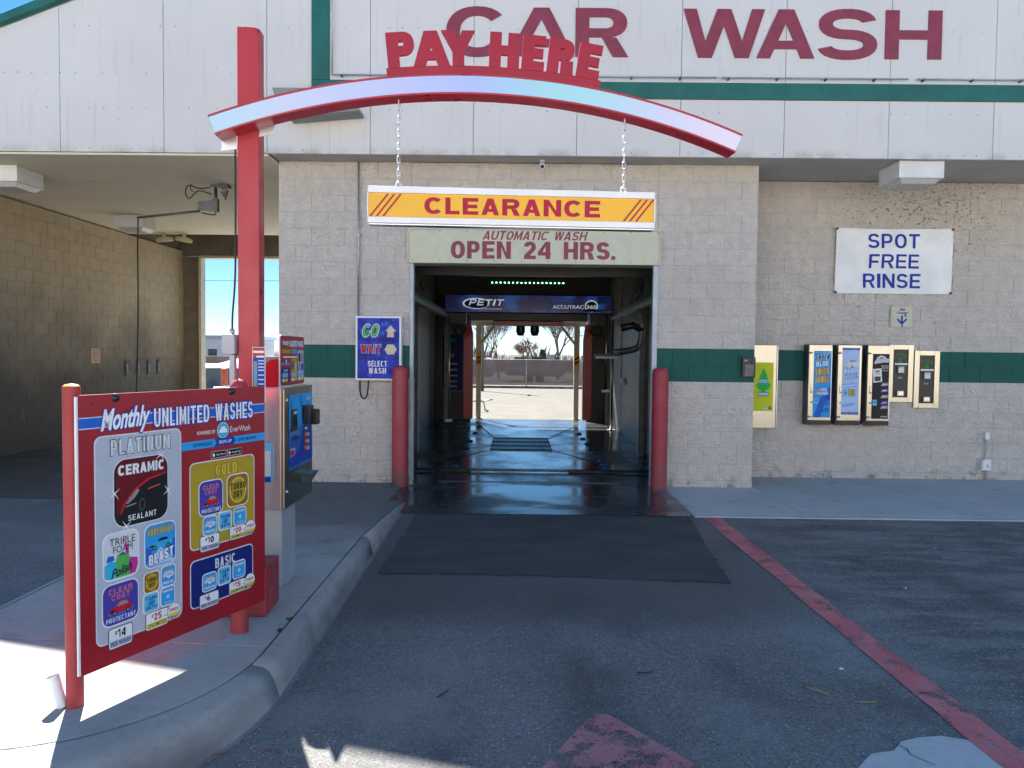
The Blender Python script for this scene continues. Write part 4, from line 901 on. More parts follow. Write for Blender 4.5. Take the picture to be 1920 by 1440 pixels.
def car(a, x0, z0, x1, z1, m, l, glass=None):
    w, h = x1-x0, z1-z0; F_ = lambda p: [(x0+u*w, z0+v*h) for u, v in p]
    a.poly(F_([(0, .22), (.02, .45), (.12, .55), (.28, .62), (.42, .95), (.55, 1.), (.75, .97), (.90, .66), (1., .58), (1., .30), (.92, .18), (.1, .14)]), m, l)
    a.poly(F_([(.32, .64), (.45, .90), (.60, .93), (.74, .90), (.84, .66)]), glass or P['offw'], l+.5); a.poly(F_([(.02, .26), (.04, .42), (.24, .40), (.28, .22)]), P['black'], l+.5)
    for u in (.22, .80): a.ell(x0+u*w, z0+.18*h, .09*w, .2*h, P['black'], l+1, 14); a.ell(x0+u*w, z0+.18*h, .05*w, .11*h, P['grey'], l+1.3, 10)
def badge(par, kind, x0, z0, x1, z1):
    a = Art(YB, O); w, h = x1-x0, z1-z0; r = min(w, h)*.2; F_ = lambda u, v: (x0+u*w, z0+v*h); T = lambda s, u0, v0, u1, v1, m, l=6, b=.03, sh=0, rot=0, ln=None, lw=.3: a.text(s, *F_(u0, v0), *F_(u1, v1), m, l, b, sh, rot, ln, lw)
    a.rr(x0-.005, z0-.005, x1+.005, z1+.005, r+.003, P['white'] if kind != 'ceramic' else P['silver2'], 3)
    col = dict(ceramic='black', triple='silver2', under='sky', clear='violet', turbo='dgold', presoak='sky', foam='lsky', dryp='sky')[kind]; a.rr(x0, z0, x1, z1, r, P[col], 4)
    if kind == 'ceramic':
        a.poly([F_(.03, .60), F_(.04, .90), F_(.12, .985), F_(.88, .985), F_(.97, .9), F_(.97, .70), F_(.60, .66), F_(.33, .52), F_(.15, .30), F_(.04, .16)], P['dred'], 4.5)
        a.poly([F_(.10, .20), F_(.16, .34), F_(.36, .55), F_(.62, .67), F_(.97, .72), F_(.97, .70), F_(.64, .64), F_(.38, .51), F_(.19, .31), F_(.12, .19)], P['red'], 5)
        a.poly([F_(.20, .34), F_(.30, .46), F_(.42, .54), F_(.45, .50), F_(.36, .40), F_(.24, .33)], P['grey'], 5); a.poly([F_(.60, .49), F_(.85, .535), F_(.85, .55), F_(.62, .51)], P['orange'], 5); a.ell(*F_(.50, .28), .06*w, .095*h, P['dgrey'], 5); a.ell(*F_(.50, .28), .04*w, .07*h, P['black'], 5.5); a.poly([F_(.2, .28), F_(.40, .31), F_(.38, .325), F_(.2, .30)], P['grey'], 5)
        a.sign('CERAMIC', *F_(.07, .77), *F_(.93, .92), P['white'], 6, .24, .19, .2, 0, P['grey'], .002); a.sign('SEALANT', *F_(.24, .07), *F_(.77, .155), P['white'], 6, .17, .14, .3)
        for u, v in ((.0, .52), (1., .42), (.86, 1.0), (.2, .0)):
            cx, cz = F_(u, v); [a.poly([(cx-.003*math.sin(q_), cz+.003*math.cos(q_)), (cx+.035*math.cos(q_), cz+.035*math.sin(q_)), (cx+.003*math.sin(q_), cz-.003*math.cos(q_))], P['white'], 7+i*.2) for i, q_ in enumerate((.6, 2.2, 3.7, 5.3))]
    elif kind == 'triple':
        T('TRIPLE', .16, .74, .90, .90, P['black'], 6, .0, 0); T('FOAM', .26, .57, .82, .72, P['black'], 6, .0)
        a.poly([F_(.02, .06), F_(.02, .34), F_(.2, .42), F_(.42, .34), F_(.40, .03), F_(.2, .015)], P['cyan'], 5); a.poly([F_(.34, .02), F_(.36, .36), F_(.70, .36), F_(.74, .02)], P['lgreen'], 5.2); a.poly([F_(.68, .02), F_(.70, .42), F_(.97, .36), F_(.98, .2), F_(.9, .03)], P['magenta'], 5.1); a.poly([F_(.62, .45), F_(.60, .85), F_(.70, .66), F_(.72, .5)], P['magenta'], 5.1)
        a.poly([F_(.06, .40), F_(.12, .54), F_(.28, .52), F_(.30, .42)], P['blue2'], 5.4); a.poly([F_(.32, .36), F_(.38, .52), F_(.52, .57), F_(.72, .48), F_(.74, .34), F_(.55, .28)], P['lgreen'], 5.6); a.poly([F_(.42, .50), F_(.52, .56), F_(.66, .50)], P['dgrey'], 5.8); T('Polish', .20, .07, .80, .27, P['black'], 7, .02, .35, .18)
    elif kind == 'under':
        a.poly([F_(.03, .03), F_(.5, .45), F_(.97, .03)], P['pale'], 4.6); a.poly([F_(.02, .1), F_(.3, .5), F_(.02, .5)], P['blue2'], 4.5); a.poly([F_(.98, .1), F_(.7, .5), F_(.98, .6)], P['blue2'], 4.5); a.sign('UNDERBODY', *F_(.08, .75), *F_(.92, .92), P['gold2'], 6, .13, .13, .25, 0, P['navy'], .0012); car(a, *F_(.12, .40), *F_(.90, .68), P['cyan'], 5, P['navy']); a.sign('BLAST', *F_(.10, .10), *F_(.92, .35), P['white'], 7, .27, .2, .2, 0, P['blue'], .003, .14)
    elif kind == 'clear':
        a.poly([F_(.1, .3), F_(.5, .55), F_(.9, .3), F_(.8, .2), F_(.2, .2)], P['blue2'], 4.5); a.sign('CLEAR', *F_(.16, .765), *F_(.84, .895), P['hot'], 6, .2, .17, .3, 0, P['pale'], .0007); a.sign('COAT', *F_(.24, .61), *F_(.76, .735), P['hot'], 6, .2, .17, .3, 0, P['pale'], .0007); car(a, *F_(.17, .22), *F_(.82, .56), P['red'], 5, P['grey']); a.sign('PROTECTANT', *F_(.08, .07), *F_(.92, .185), P['white'], 6, .15, .14, .3)
    elif kind == 'turbo':
        a.ell(*F_(.5, .5), .42*w, .42*h, P['gold2'], 4.5); a.ell(*F_(.5, .5), .36*w, .36*h, P['gold'], 5); a.sign('TURBO', *F_(.13, .53), *F_(.87, .74), P['black'], 6, .17, .14, .25); a.sign('DRY', *F_(.28, .25), *F_(.72, .47), P['black'], 6, .17, .14, .25)
    elif kind == 'presoak':
        a.ell(*F_(.5, .56), .42*w, .2*h, P['pale'], 4.6); T('ULTRA', .12, .72, .88, .84, P['gold2'], 6, .02); car(a, *F_(.18, .36), *F_(.82, .62), P['offw'], 5, P['sky']); T('PRESOAK', .08, .10, .92, .25, P['white'], 6, .01)
    elif kind == 'foam':
        a.ell(*F_(.5, .5), .32*w, .2*h, P['cyan'], 4.6); a.poly([F_(.3, .42), F_(.55, .62), F_(.72, .5), F_(.5, .38)], P['blue2'], 5); a.sign('FOAM', *F_(.14, .66), *F_(.86, .87), P['navy'], 6, .19, .16, .25); a.sign('BATH', *F_(.14, .13), *F_(.86, .34), P['navy'], 6, .19, .17, .25)
    else:
        a.rect(*F_(.1, .74), *F_(.9, .88), P['silver'], 4.6); T('SPOT FREE', .14, .76, .86, .86, P['white'], 6, .0); a.ell(*F_(.5, .46), .14*w, .13*h, P['lsky'], 4.6); a.poly([F_(.36, .5), F_(.5, .32), F_(.64, .5), F_(.5, .54)], P['pale'], 5); a.rect(*F_(.2, .12), *F_(.8, .16), P['pale'], 5)
    a.build('badge', par)
def price(par, x0, z0, x1, z1, s, sub, red=False):
    a = Art(YB, O); h = z1-z0; a.rr(x0-.004, z0-.004, x1+.004, z1+.004, .012, P['dgrey'], 3); a.rr(x0, z0, x1, z1, .01, P['white'], 4); w = x1-x0
    a.text('$', x0+.24*w, z0+.58*h, x0+.35*w, z0+.86*h, P['red'] if red else P['black'], 5, .03); a.sign(s, x0+.37*w, z0+.47*h, x0+(.37+.17*len(s))*w, z0+.90*h, P['red'] if red else P['black'], 5, .28, .2, .22)
    a.rect(x0+.03*w, z0+.06*h, x1-.03*w, z0+.37*h, P['yellow'] if red else P['silver'], 5); a.text(sub, x0+.06*w, z0+.09*h, x1-.06*w, z0+.34*h, P['navy'] if not red else P['dgrey'], 6, .01)
    if red: a.rect(x0+.84*w, z0+.52*h, x0+.94*w, z0+.56*h, P['black'], 5)
    a.build('price_tag', par)
    if red:
        a = Art(YB, O); cx, cz, r = x1+.035, z0+.62*h, .037; a.ell(cx, cz, r+.002, r+.002, P['dgrey'], 5); a.ell(cx, cz, r, r, P['white'], 6); a.poly([(cx-r*.95, cz-r*.2), (cx+r*.95, cz-r*.2), (cx+r*.85, cz-r*.5), (cx, cz-r*.6), (cx-r*.85, cz-r*.5)], P['yellow'], 7); a.poly([(cx-r*.85, cz-r*.5), (cx, cz-r*.6), (cx+r*.85, cz-r*.5), (cx+r*.4, cz-r*.92), (cx-r*.4, cz-r*.92)], P['grey'], 7); a.sign('FREE', cx-r*.72, cz+r*.02, cx+r*.72, cz+r*.42, P['red'], 8, .24, .18, .22); a.build('free_badge', par)
p1 = panel('platinum', .075, .385, .522, 1.272, P['silver'], .03); p1.sign('PLATINUM', .147, 1.190, .460, 1.256, P['silver2'], 5, .17, .14, .3, 0, P['dgrey'], .0035); p1.sign('PLATINUM', .147, 1.215, .460, 1.228, P['grey'], 5.6, .9, .9, .25) if False else None
for i in range(3): p1.rect(.147, 1.203+i*.018, .46, 1.206+i*.018, P['grey'], 5.5) if False else None
p1 = p1.build('wash_panel', t)
badge(p1, 'ceramic', .162, .872, .445, 1.165); badge(p1, 'triple', .107, .652, .282, .850); badge(p1, 'under', .318, .655, .487, .848); badge(p1, 'clear', .102, .455, .278, .630)
badge(p1, 'turbo', .313, .545, .392, .632); badge(p1, 'presoak', .408, .548, .484, .640); badge(p1, 'foam', .308, .455, .388, .537); badge(p1, 'dryp', .404, .460, .480, .540)
price(p1, .130, .352, .245, .438, '14', 'PER WASH'); price(p1, .320, .372, .440, .448, '25', 'UNLIMITED', True)
p2 = panel('gold', .582, .678, 1.01, 1.094, P['gold'], .025); p2.sign('GOLD', .74, 1.017, .885, 1.073, P['gold2'], 5, .2, .16, .28, 0, P['dgold'], .003); p2 = p2.build('wash_panel', t)
badge(p2, 'clear', .635, .832, .785, .998); badge(p2, 'turbo', .82, .845, .965, 1.005); badge(p2, 'presoak', .66, .735, .745, .82); badge(p2, 'foam', .762, .738, .845, .826); badge(p2, 'dryp', .866, .745, .948, .828)
price(p2, .640, .655, .762, .730, '10', 'PER WASH'); price(p2, .835, .672, .945, .738, '20', 'UNLIMITED', True)
p3 = panel('basic', .582, .392, .998, .618, P['navy'], .025); p3.sign('BASIC', .735, .553, .872, .602, P['silver2'], 4, .19, .16, .25); p3 = p3.build('wash_panel', t)
badge(p3, 'presoak', .655, .455, .740, .538); badge(p3, 'foam', .755, .46, .838, .545); badge(p3, 'dryp', .858, .465, .940, .55)
price(p3, .635, .372, .755, .440, '6', 'PER WASH'); price(p3, .83, .390, .94, .452, '15', 'UNLIMITED', True)
g = MB(O); random.seed(11)
for i in range(46):
    x, z, r = random.uniform(.02, 1.08), random.uniform(.31, 1.44), random.uniform(.003, .009)
    if .07 < x < .53 and .37 < z < 1.28 or .57 < x < 1.02 and .37 < z < 1.1: continue
    g.add([(x+r*math.cos(k), YB-.0012, z+r*math.sin(k)) for k in (2.6, 3.3, 4.0, 4.7, 5.4, 6.1)]+[(x+.7*r*math.cos(k), YB-.0012, z+.7*r*math.sin(k)) for k in (6.1, 5.4, 4.7, 4.0, 3.3, 2.6)], [tuple(range(12))], P['dred'])
tag(g.build('water_drop_print', t), kind='stuff')
t = thing('pipe_stub', 'short tilted white pipe stub at the foot of the front menu post', 'pipe', (-1.895, -6.335, .15), 0)
MB().tube([(.005, 0, 0), (-.035, 0, .13)], .021, P['white'], 14, cap=False, r1=.026).tube([(-.001, 0, .02), (-.034, 0, .127)], .019, P['dgrey'], 14, r1=.022).build('pipe', t)

# ------------------------------------------------------------------ pay station
t = thing('pay_station', 'stainless steel pay station with blue face on a grey pillar', 'pay station', (-1.62, -4.62, .15)); O = (1.62, 4.62, -.15)
SIDE = mat('polished_side_panel', (.72, .68, .70), .22, .55, var=.05, scale=3)
PIL = mat('grey_blue_pillar', (.32, .35, .39), .5, var=.08, scale=3)
MB(O).box(-1.76, -1.475, -4.70, -4.41, .152, .688, PIL).build('pillar', t, .004)
MB(O).box(-1.82, -1.412, -4.92, -4.33, .69, 1.425, SIDE).build('cabinet', t, .006)
MB(O).box(-1.410, -1.388, -4.935, -4.315, .695, 1.42, STEEL).build('door', t, .004)
FR = bpy.data.objects.new('front_face', None); C.objects.link(FR); FR.parent = t; FR.location = (-1.387+1.62, -4.62+4.62, 0); FR.rotation_euler = (0, 0, math.pi/2)
a = Art(0, (0, 0, -.15)); BLU = mat('blue_panel_print', (.03, .25, .62), .3, var=.2, scale=5, col2=(.02, .09, .42))
a.rr(-.225, .915, .275, 1.375, .012, BLU, 0); a.rr(-.225, 1.17, .275, 1.375, .01, P['sky'], 1); a.poly([(-.225, .98), (.0, 1.02), (.08, 1.17), (.275, 1.17), (.275, .93), (-.2, .93)], P['blue'], 1.2)
a.text('PayStation', -.17, 1.08, .0, 1.12, P['navy'], 3, .01); a.text('AUTOMATIC', -.2, 1.125, -.02, 1.148, P['lsky'], 3, 0); a.rr(-.215, 1.0, -.10, 1.045, .006, P['silver'], 3); a.rr(-.21, 1.005, -.12, 1.035, .004, P['red'], 4)
for i in range(4): a.rect(-.19+.0, 1.28-i*.0, -.18, 1.35, P['navy'], 3); a.rect(.02+i*.0, 1.29, .03, 1.36, P['navy'], 3)
a.text('SELECT', .14, 1.325, .25, 1.345, P['white'], 3, .01)
for i in range(6): a.rect(.05, 1.20+i*.022, .07, 1.21+i*.022, P['navy'], 3)
a.build('printed_face', FR)
MB((0, 0, -.15)).box(-.19, -.085, -.012, -.004, 1.15, 1.285, BLACK).box(-.17, -.105, -.016, -.0125, 1.255, 1.275, P['pale']).box(-.165, -.11, -.02, -.0125, 1.18, 1.21, RUBBER).build('screen', FR, .002)
MB((0, 0, -.15)).box(.055, .155, -.05, -.004, 1.175, 1.295, BLACK).box(.15, .215, -.075, -.02, 1.165, 1.265, BLACK).build('card_reader', FR, .006)
for i in range(4): MB().lathe([(0, -.014), (.014, -.012), (.017, 0)], P['orange'] if i else GALV, 14).build('button', FR, 0, (.115, -.006, 1.145-i*.042-.15)).rotation_euler = (-math.pi/2, 0, 0); MB((0, 0, -.15)).box(.15, .20, -.006, -.004, 1.088-i*.045, 1.108-i*.045, P['white']).build('button_label', FR) if i < 3 else None
MB((0, 0, -.15)).add([(.02, -.004, .86), (.19, -.004, .86), (.19, -.075, .86), (.02, -.075, .86), (.05, -.004, .80), (.16, -.004, .80), (.15, -.04, .80), (.06, -.04, .80)], [(0, 3, 7, 4), (3, 2, 6, 7), (2, 1, 5, 6), (4, 7, 6, 5)], STEEL).build('change_cup', FR)
for z in (1.35, .80): MB().lathe([(0, -.010), (.010, -.008), (.012, 0)], ALU, 10).build('lock', FR, 0, (-.285, -.004, z-.15)).rotation_euler = (-math.pi/2, 0, 0)
MB(O).box(-1.62, -1.455, -4.905, -4.893, 1.427, 1.59, RED).build('back_plate', t) if False else None
a = MB(O); pts = [(-1.505, 1.427), (-1.425, 1.427), (-1.425, 1.595)]+[(-1.425-.08+.055-.055*math.sin(R(k*18)), 1.540+.055*math.cos(R(k*18))) for k in range(6)]; a.prism(pts, -4.93, -4.922, REDB).build('back_plate', t)
TP = bpy.data.objects.new('topper', None); C.objects.link(TP); TP.parent = t; TP.location = (-1.42+1.62, -4.655+4.62, 1.425-.15); TP.rotation_euler = (0, 0, math.pi/2)
MB().add([(x, y, z) for y in (0, .008) for x, z in rrpts(-.255, .004, .255, .315, .02)], [tuple(range(24)), tuple(range(47, 23, -1))]+[(i, i+24, (i+1) % 24+24, (i+1) % 24) for i in range(24)], WHITEF).build('topper_plate', TP)
a = Art(-.001); a.rr(-.25, .008, .25, .311, .018, REDB, 0); a.rect(-.25, .262, .25, .272, P['blue'], 1); a.text('Monthly', -.215, .245, -.085, .285, P['white'], 2, .03, .3); a.text('UNLIMITED WASHES', -.075, .245, .225, .285, P['white'], 2, .05)
a.rect(-.215, .205, -.03, .230, P['gold'], 1); a.rect(-.02, .203, .09, .233, P['sky'], 1); a.rect(-.2, .178, .09, .186, P['white'], 1); a.rect(-.24, .135, -.05, .146, P['sky'], 1); a.ell(-.14, .155, .012, .012, P['white'], 1)
a.rr(-.225, .03, -.07, .115, .01, P['navy'], 1); a.rr(-.04, .03, .09, .175, .012, P['gold'], 1); a.rr(.105, .03, .235, .225, .012, P['silver'], 1)
for x0 in (-.215, -.03, .115):
    for i in range(3): a.rr(x0+i*.037, .058, x0+.032+i*.037, .085, .004, P['lsky'], 2)
    a.rr(x0, .032, x0+.04, .05, .003, P['white'], 2); a.rr(x0+.055, .032, x0+.105, .05, .003, P['yellow'], 2)
a.rr(-.025, .105, .02, .15, .006, P['violet'], 2); a.rr(.03, .095, .08, .145, .01, P['gold2'], 2); a.rr(.118, .15, .165, .205, .006, P['black'], 2); a.rr(.18, .15, .225, .205, .006, P['grey'], 2); a.rr(.118, .095, .165, .14, .006, P['sky'], 2); a.rr(.18, .095, .225, .14, .006, P['violet'], 2); a.text('BASIC', -.19, .092, -.105, .108, P['silver2'], 2, .02)
a.build('topper_print', TP)
MB(O).box(-1.515, -1.462, -4.945, -4.9215, .86, 1.10, P['lsky']).box(-1.512, -1.465, -4.949, -4.9455, .90, 1.05, P['offw']).box(-1.512, -1.465, -4.949, -4.9455, .865, .895, P['blue']).build('leaflet_holder', t, .002)

t = thing('column_notice', 'narrow blue and red notice panel at the right edge of the red column', 'notice', (-1.452, -5.185, 1.36), 0)
MB().box(-.036, .036, -.006, 0, 0, .305, WHITEF).build('plate', t, .001)
a = Art(-.0065); a.rect(-.033, .003, .033, .302, P['blue'], 0); a.rect(-.033, .245, .033, .302, REDB, 1); a.rect(-.03, .272, .03, .284, P['white'], 2); a.rect(-.012, .247, .03, .256, P['white'], 2); a.rect(-.033, .003, .033, .014, REDB, 1); a.rr(-.028, .07, -.008, .225, .004, P['grey'], 1); a.ell(-.018, .155, .008, .016, P['cyan'], 2)
for z in (.225, .208, .19, .172, .145, .12, .095): a.rect(-.003, z, .03, z+.007, P['pale'], 2)
a.build('print', t)

# ------------------------------------------------------------------ light fixtures, camera
def canlight(x0, x1, y0, y1, z, label):
    t = thing('canopy_light', label, 'light fixture', ((x0+x1)/2, (y0+y1)/2, z), 0, 'square canopy lights'); w, d = (x1-x0)/2, (y1-y0)/2
    MB().box(-w, w, -d, d, -.205, -.003, FIX).build('housing', t, .006)
    MB().add([(-w+.02, -d+.02, -.206), (w-.02, -d+.02, -.206), (w-.02, d-.02, -.206), (-w+.02, d-.02, -.206), (-w+.07, -d+.07, -.26), (w-.07, -d+.07, -.26), (w-.07, d-.07, -.26), (-w+.07, d-.07, -.26)], [(4, 7, 6, 5), (0, 4, 5, 1), (1, 5, 6, 2), (2, 6, 7, 3), (3, 7, 4, 0)], LENS).build('lens', t)
canlight(4.45, 4.98, -.30, .22, 3.962, 'white box light under the soffit above the SPOT FREE RINSE banner')
canlight(-6.82, -6.29, .16, .70, 3.925, 'box light on the bay ceiling nearest the left picture edge')
canlight(-6.91, -6.42, 3.65, 4.12, 3.925, 'box light further back on the bay ceiling behind the hose boom')
for x, lb in ((-7.02, 'left of the two small floodlights at the back of the bay ceiling'), (-6.62, 'right of the two small floodlights at the back of the bay ceiling')):
    t = thing('floodlight', lb, 'light fixture', (x, 5.72, 3.92), 0, 'small floodlights in the bay')
    MB().tube([(0, 0, 0), (0, 0, -.07)], .03, FIX, 10).build('stem', t)
    o = MB().lathe([(.03, .0), (.16, -.03), (.175, -.08), (.15, -.10), (0, -.085)], P['cream'], 18).build('shade', t, 0, (0, 0, -.06)); o.rotation_euler = (.15, .2 if x > -6.8 else -.1, 0); o.scale = (1, .6, 1)
t = thing('fascia_light', 'long grey strip light fixed to the fascia behind the arch', 'light fixture', (-2.25, FY, 4.28))
HOOD = mat('grey_green_hood', (.20, .24, .23), .5)
MB().add([(-.60, -.02, .34), (.45, -.02, .34), (.45, -.20, .36), (-.60, -.20, .36), (-.57, -.02, .27), (.42, -.02, .27), (.42, -.19, .27), (-.57, -.19, .27)], [(0, 3, 2, 1), (4, 5, 6, 7), (3, 7, 6, 2), (0, 4, 7, 3), (1, 2, 6, 5)], HOOD).build('hood', t)
MB().box(-.40, .42, -.30, -.02, .04, .075, HOOD).build('reflector', t, .004).rotation_euler = (0, R(-5), 0)
MB().tube([(-.38, -.2, .02), (.43, -.2, .095)], .012, ALU, 8).build('tube', t); MB().box(-.06, .06, -.05, -.001, .05, .33, GALV).build('bracket', t)
t = thing('security_camera', 'small white bullet camera under the fascia above the clearance sign', 'camera', (.255, -.14, 3.96))
MB().lathe([(0, 0), (.032, 0), (.032, -.015), (0, -.015)], P['white'], 14).tube([(0, 0, -.015), (0, -.01, -.045)], .012, P['white'], 8).build('mount', t)
MB().tube([(0, .03, -.035), (0, -.07, -.09)], .032, P['white'], 16).build('body', t); MB().tube([(0, -.0702, -.0901), (0, -.073, -.0916)], .021, BLACK, 14).build('lens', t)

# ------------------------------------------------------------------ self-serve bay equipment
t = thing('hose_boom', 'dark swinging boom with hanging hose on the bay ceiling', 'hose boom', (-4.25, 1.3, 3.925))
MB().box(-.06, .06, -.06, .06, -.03, 0, DSTEEL).tube([(0, 0, -.02), (0, 0, -.34)], .022, DSTEEL, 10).box(-.035, .035, -.04, .04, -.36, -.18, DSTEEL).build('pivot', t)
MB().add([(-.035, -.012, -.20), (-.25, -.012, -.22), (-.25, -.012, -.33), (-.035, -.012, -.36), (-.035, .012, -.20), (-.25, .012, -.22), (-.25, .012, -.33), (-.035, .012, -.36)], [(0, 1, 2, 3), (7, 6, 5, 4), (0, 4, 5, 1), (1, 5, 6, 2), (2, 6, 7, 3)], DSTEEL).build('gusset', t)
MB().tube([(-.22, 0, -.35), (-1.10, 0, -.45)], .017, DSTEEL, 8).build('arm', t)
MB().tube(sm_([(-1.09, 0, -.46), (-1.10, 0, -.9), (-1.11, .02, -1.7), (-1.14, .03, -2.6), (-1.18, .05, -3.3), (-1.3, .1, -3.75)]), .010, RUBBER, 6).build('hose', t)
MB().tube(sm_([(0, 0, -.345), (-.02, 0, -.40), (-.20, 0, -.375)]), .009, RUBBER, 6).build('hose_tail', t)
g = MB(); g.tube(sm_([(-.05, -.02, -.02), (-.20, -.05, -.05), (-.34, -.1, -.02), (-.38, -.1, -.12), (-.33, -.1, -.20), (-.27, -.08, -.13), (-.20, -.05, -.08), (-.05, 0, -.12)]), .008, RUBBER, 6); g.tube(sm_([(-.30, -.1, 0), (-.31, -.1, -.08), (-.26, -.1, -.1)]), .006, RUBBER, 6); g.build('feed_hose', t)
MB().box(.09, .22, -.14, .0, -.055, -.003, DSTEEL).build('solenoid_box', t, .004); MB().add([(.07, -.01, -.08), (.17, -.01, -.06), (.13, -.01, -.19), (.07, .03, -.08), (.17, .03, -.06), (.13, .03, -.19)], [(0, 2, 1), (3, 4, 5), (0, 1, 4, 3), (1, 2, 5, 4), (2, 0, 3, 5)], DSTEEL).build('bracket', t)
for i, y in enumerate((5.62, 6.08, 6.52, 6.95)):
    t = thing('mat_clip', ['nearest', 'second nearest', 'third', 'farthest'][i]+' of four dark mat clips on the left bay wall', 'mat clip', (-7.745, y, 1.11), 0, 'floor mat clips on the bay wall')
    MB().box(0, .02, -.05, .05, 0, .30, DSTEEL).build('plate', t, .003); MB().add([(.021, -.03, .24), (.021, .03, .24), (.09, .03, .30), (.09, -.03, .30), (.03, -.03, .06), (.03, .03, .06)], [(0, 1, 2, 3), (0, 4, 5, 1), (3, 2, 1, 0), (1, 5, 4, 0)], GALV).build('jaw', t)
t = thing('bay_notice', 'small pink and cream instruction notice on the left bay wall', 'notice', (-7.745, 4.52, 1.37), math.pi/2)
MB().box(-.15, .15, -.006, 0, 0, .27, mat('faded_notice', (.62, .46, .34), .6, var=.08)).build('plate', t)
a = Art(-.0065); [a.rect(-.12, z, .12, z+.012, P['orange'], 1) for z in (.225, .17, .13, .09, .05)]; a.poly([(-.03, .02), (.03, .02), (0, .045)], P['red'], 1); a.build('print', t)

# ------------------------------------------------------------------ tunnel equipment
GR = mat('pit_grate_steel', (.03, .032, .035), .45, .5, var=.3, scale=20)
t = thing('pit_grate', 'dark steel grate over the pit in the middle of the tunnel floor', 'grate', (.055, 3.42, .006))
MB().add([(-.53, 0, .001), (.53, 0, .001), (.53, 1.75, .001), (-.53, 1.75, .001)], [(0, 1, 2, 3)], BLACK).build('pit', t)
for i in range(18): x = -.51+i*.06; MB().box(x-.006, x+.006, .005, 1.745, .002, .022, GR).build('bar', t)
for y in (.0, .58, 1.16, 1.73): MB().box(-.53, .53, y, y+.02, .003, .020, GR).build('cross_bar', t)
g = MB()
for a_, b_ in (((-.5, 3.4), (-1.15, 1.75)), ((.6, 3.4), (1.3, 1.75)), ((-.45, 5.2), (-1.0, 8.6)), ((.6, 5.2), (1.25, 7.6))):
    dx, dy = b_[0]-a_[0], b_[1]-a_[1]; l = math.hypot(dx, dy); nx, ny = -dy/l*.012, dx/l*.012
    g.add([(a_[0]-nx, a_[1]-ny, .009), (a_[0]+nx, a_[1]+ny, .009), (b_[0]+nx, b_[1]+ny, .009), (b_[0]-nx, b_[1]-ny, .009)], [(0, 1, 2, 3), (3, 2, 1, 0)], BLACK)
tag(g.build('floor_joints'), kind='structure')
STUD = mat('blue_plastic_stud', (.012, .06, .17), .3, var=.2)
ORD = ('nearest', 'second', 'third', 'fourth', 'fifth', 'sixth', 'seventh', 'eighth', 'ninth', 'farthest')
for x, ys in ((1.28, (1.4, 1.75, 2.15, 2.6, 3.1, 3.7, 4.4, 5.2, 6.1, 7.1)), (-.9, (1.15, 1.45, 2.9, 3.6, 4.6, 6.0, 7.4))):
    for i, y in enumerate(ys):
        o = MB().add([(-.055, -.03, 0), (.055, -.03, 0), (.055, .03, 0), (-.055, .03, 0), (-.04, -.015, .03), (.04, -.015, .03), (.04, .015, .03), (-.04, .015, .03)], [(4, 5, 6, 7), (0, 1, 5, 4), (1, 2, 6, 5), (2, 3, 7, 6), (3, 0, 4, 7)], STUD).build('guide_stud', None, .004, (x+random.uniform(-.015, .015)+(y-1)*(.01 if x < 0 else -.006), y, .007))
        tag(o, '%s blue floor stud in the row on the %s of the tunnel' % (ORD[i] if i < len(ys)-1 else 'farthest', 'right' if x > 0 else 'left'), 'guide stud', 'blue guide studs %s' % ('right' if x > 0 else 'left'))
t = thing('floor_spray_bar', 'black spray pipe lying across the tunnel mouth floor', 'pipe', (.08, 1.03, .007))
MB().tube([(-1.95, 0, .028), (2.05, 0, .028)], .018, DSTEEL, 8).build('pipe', t); MB().box(-1.15, -.72, -.05, .05, 0, .035, RUBBER).build('hose_cover', t, .01); MB().box(.62, 1.35, -.05, .05, 0, .035, RUBBER).build('hose_cover', t, .01)
for i in range(7): x = -.6+i*.19; MB().lathe([(.007, 0), (.007, .022), (0, .024)], GALV, 8).build('nozzle', t, 0, (x, 0, .042))
t = thing('tunnel_drain', 'narrow drain channel across the apron before the tunnel', 'drain', (0, .22, .0065)); MB().box(-1.0, 1.3, -.03, .03, 0, .004, DSTEEL).build('channel', t)

t = thing('wash_gantry', 'overhead wash machine with blue PETIT banner and red side arms', 'wash machine', (.17, 5.3, 0))
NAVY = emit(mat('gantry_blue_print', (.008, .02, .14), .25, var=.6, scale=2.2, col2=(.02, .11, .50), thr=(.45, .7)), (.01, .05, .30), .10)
DK = mat('gantry_dark_paint', (.010, .012, .015), .45, 0, var=.3, scale=6)
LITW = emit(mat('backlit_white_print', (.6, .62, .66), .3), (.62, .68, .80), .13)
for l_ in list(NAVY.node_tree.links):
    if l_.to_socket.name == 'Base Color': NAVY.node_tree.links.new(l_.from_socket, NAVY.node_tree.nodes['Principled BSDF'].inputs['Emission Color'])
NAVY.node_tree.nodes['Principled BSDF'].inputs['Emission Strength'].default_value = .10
MB().box(-1.60, 1.60, 0, .5, 2.41, 2.75, DK).build('housing', t, .01)
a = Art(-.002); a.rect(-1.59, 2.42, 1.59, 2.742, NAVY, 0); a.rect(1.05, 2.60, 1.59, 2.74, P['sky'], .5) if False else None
a.ell(-1.0, 2.585, .26, .105, LITW, 1); a.ell(-.985, 2.58, .24, .09, P['navy'], 2); a.sign('PETIT', -1.14, 2.545, -.46, 2.665, LITW, 3, .22, .18, .2, .3); a.text('AUTO WASH EQUIPMENT', -1.05, 2.465, -.50, 2.49, LITW, 3, .0)
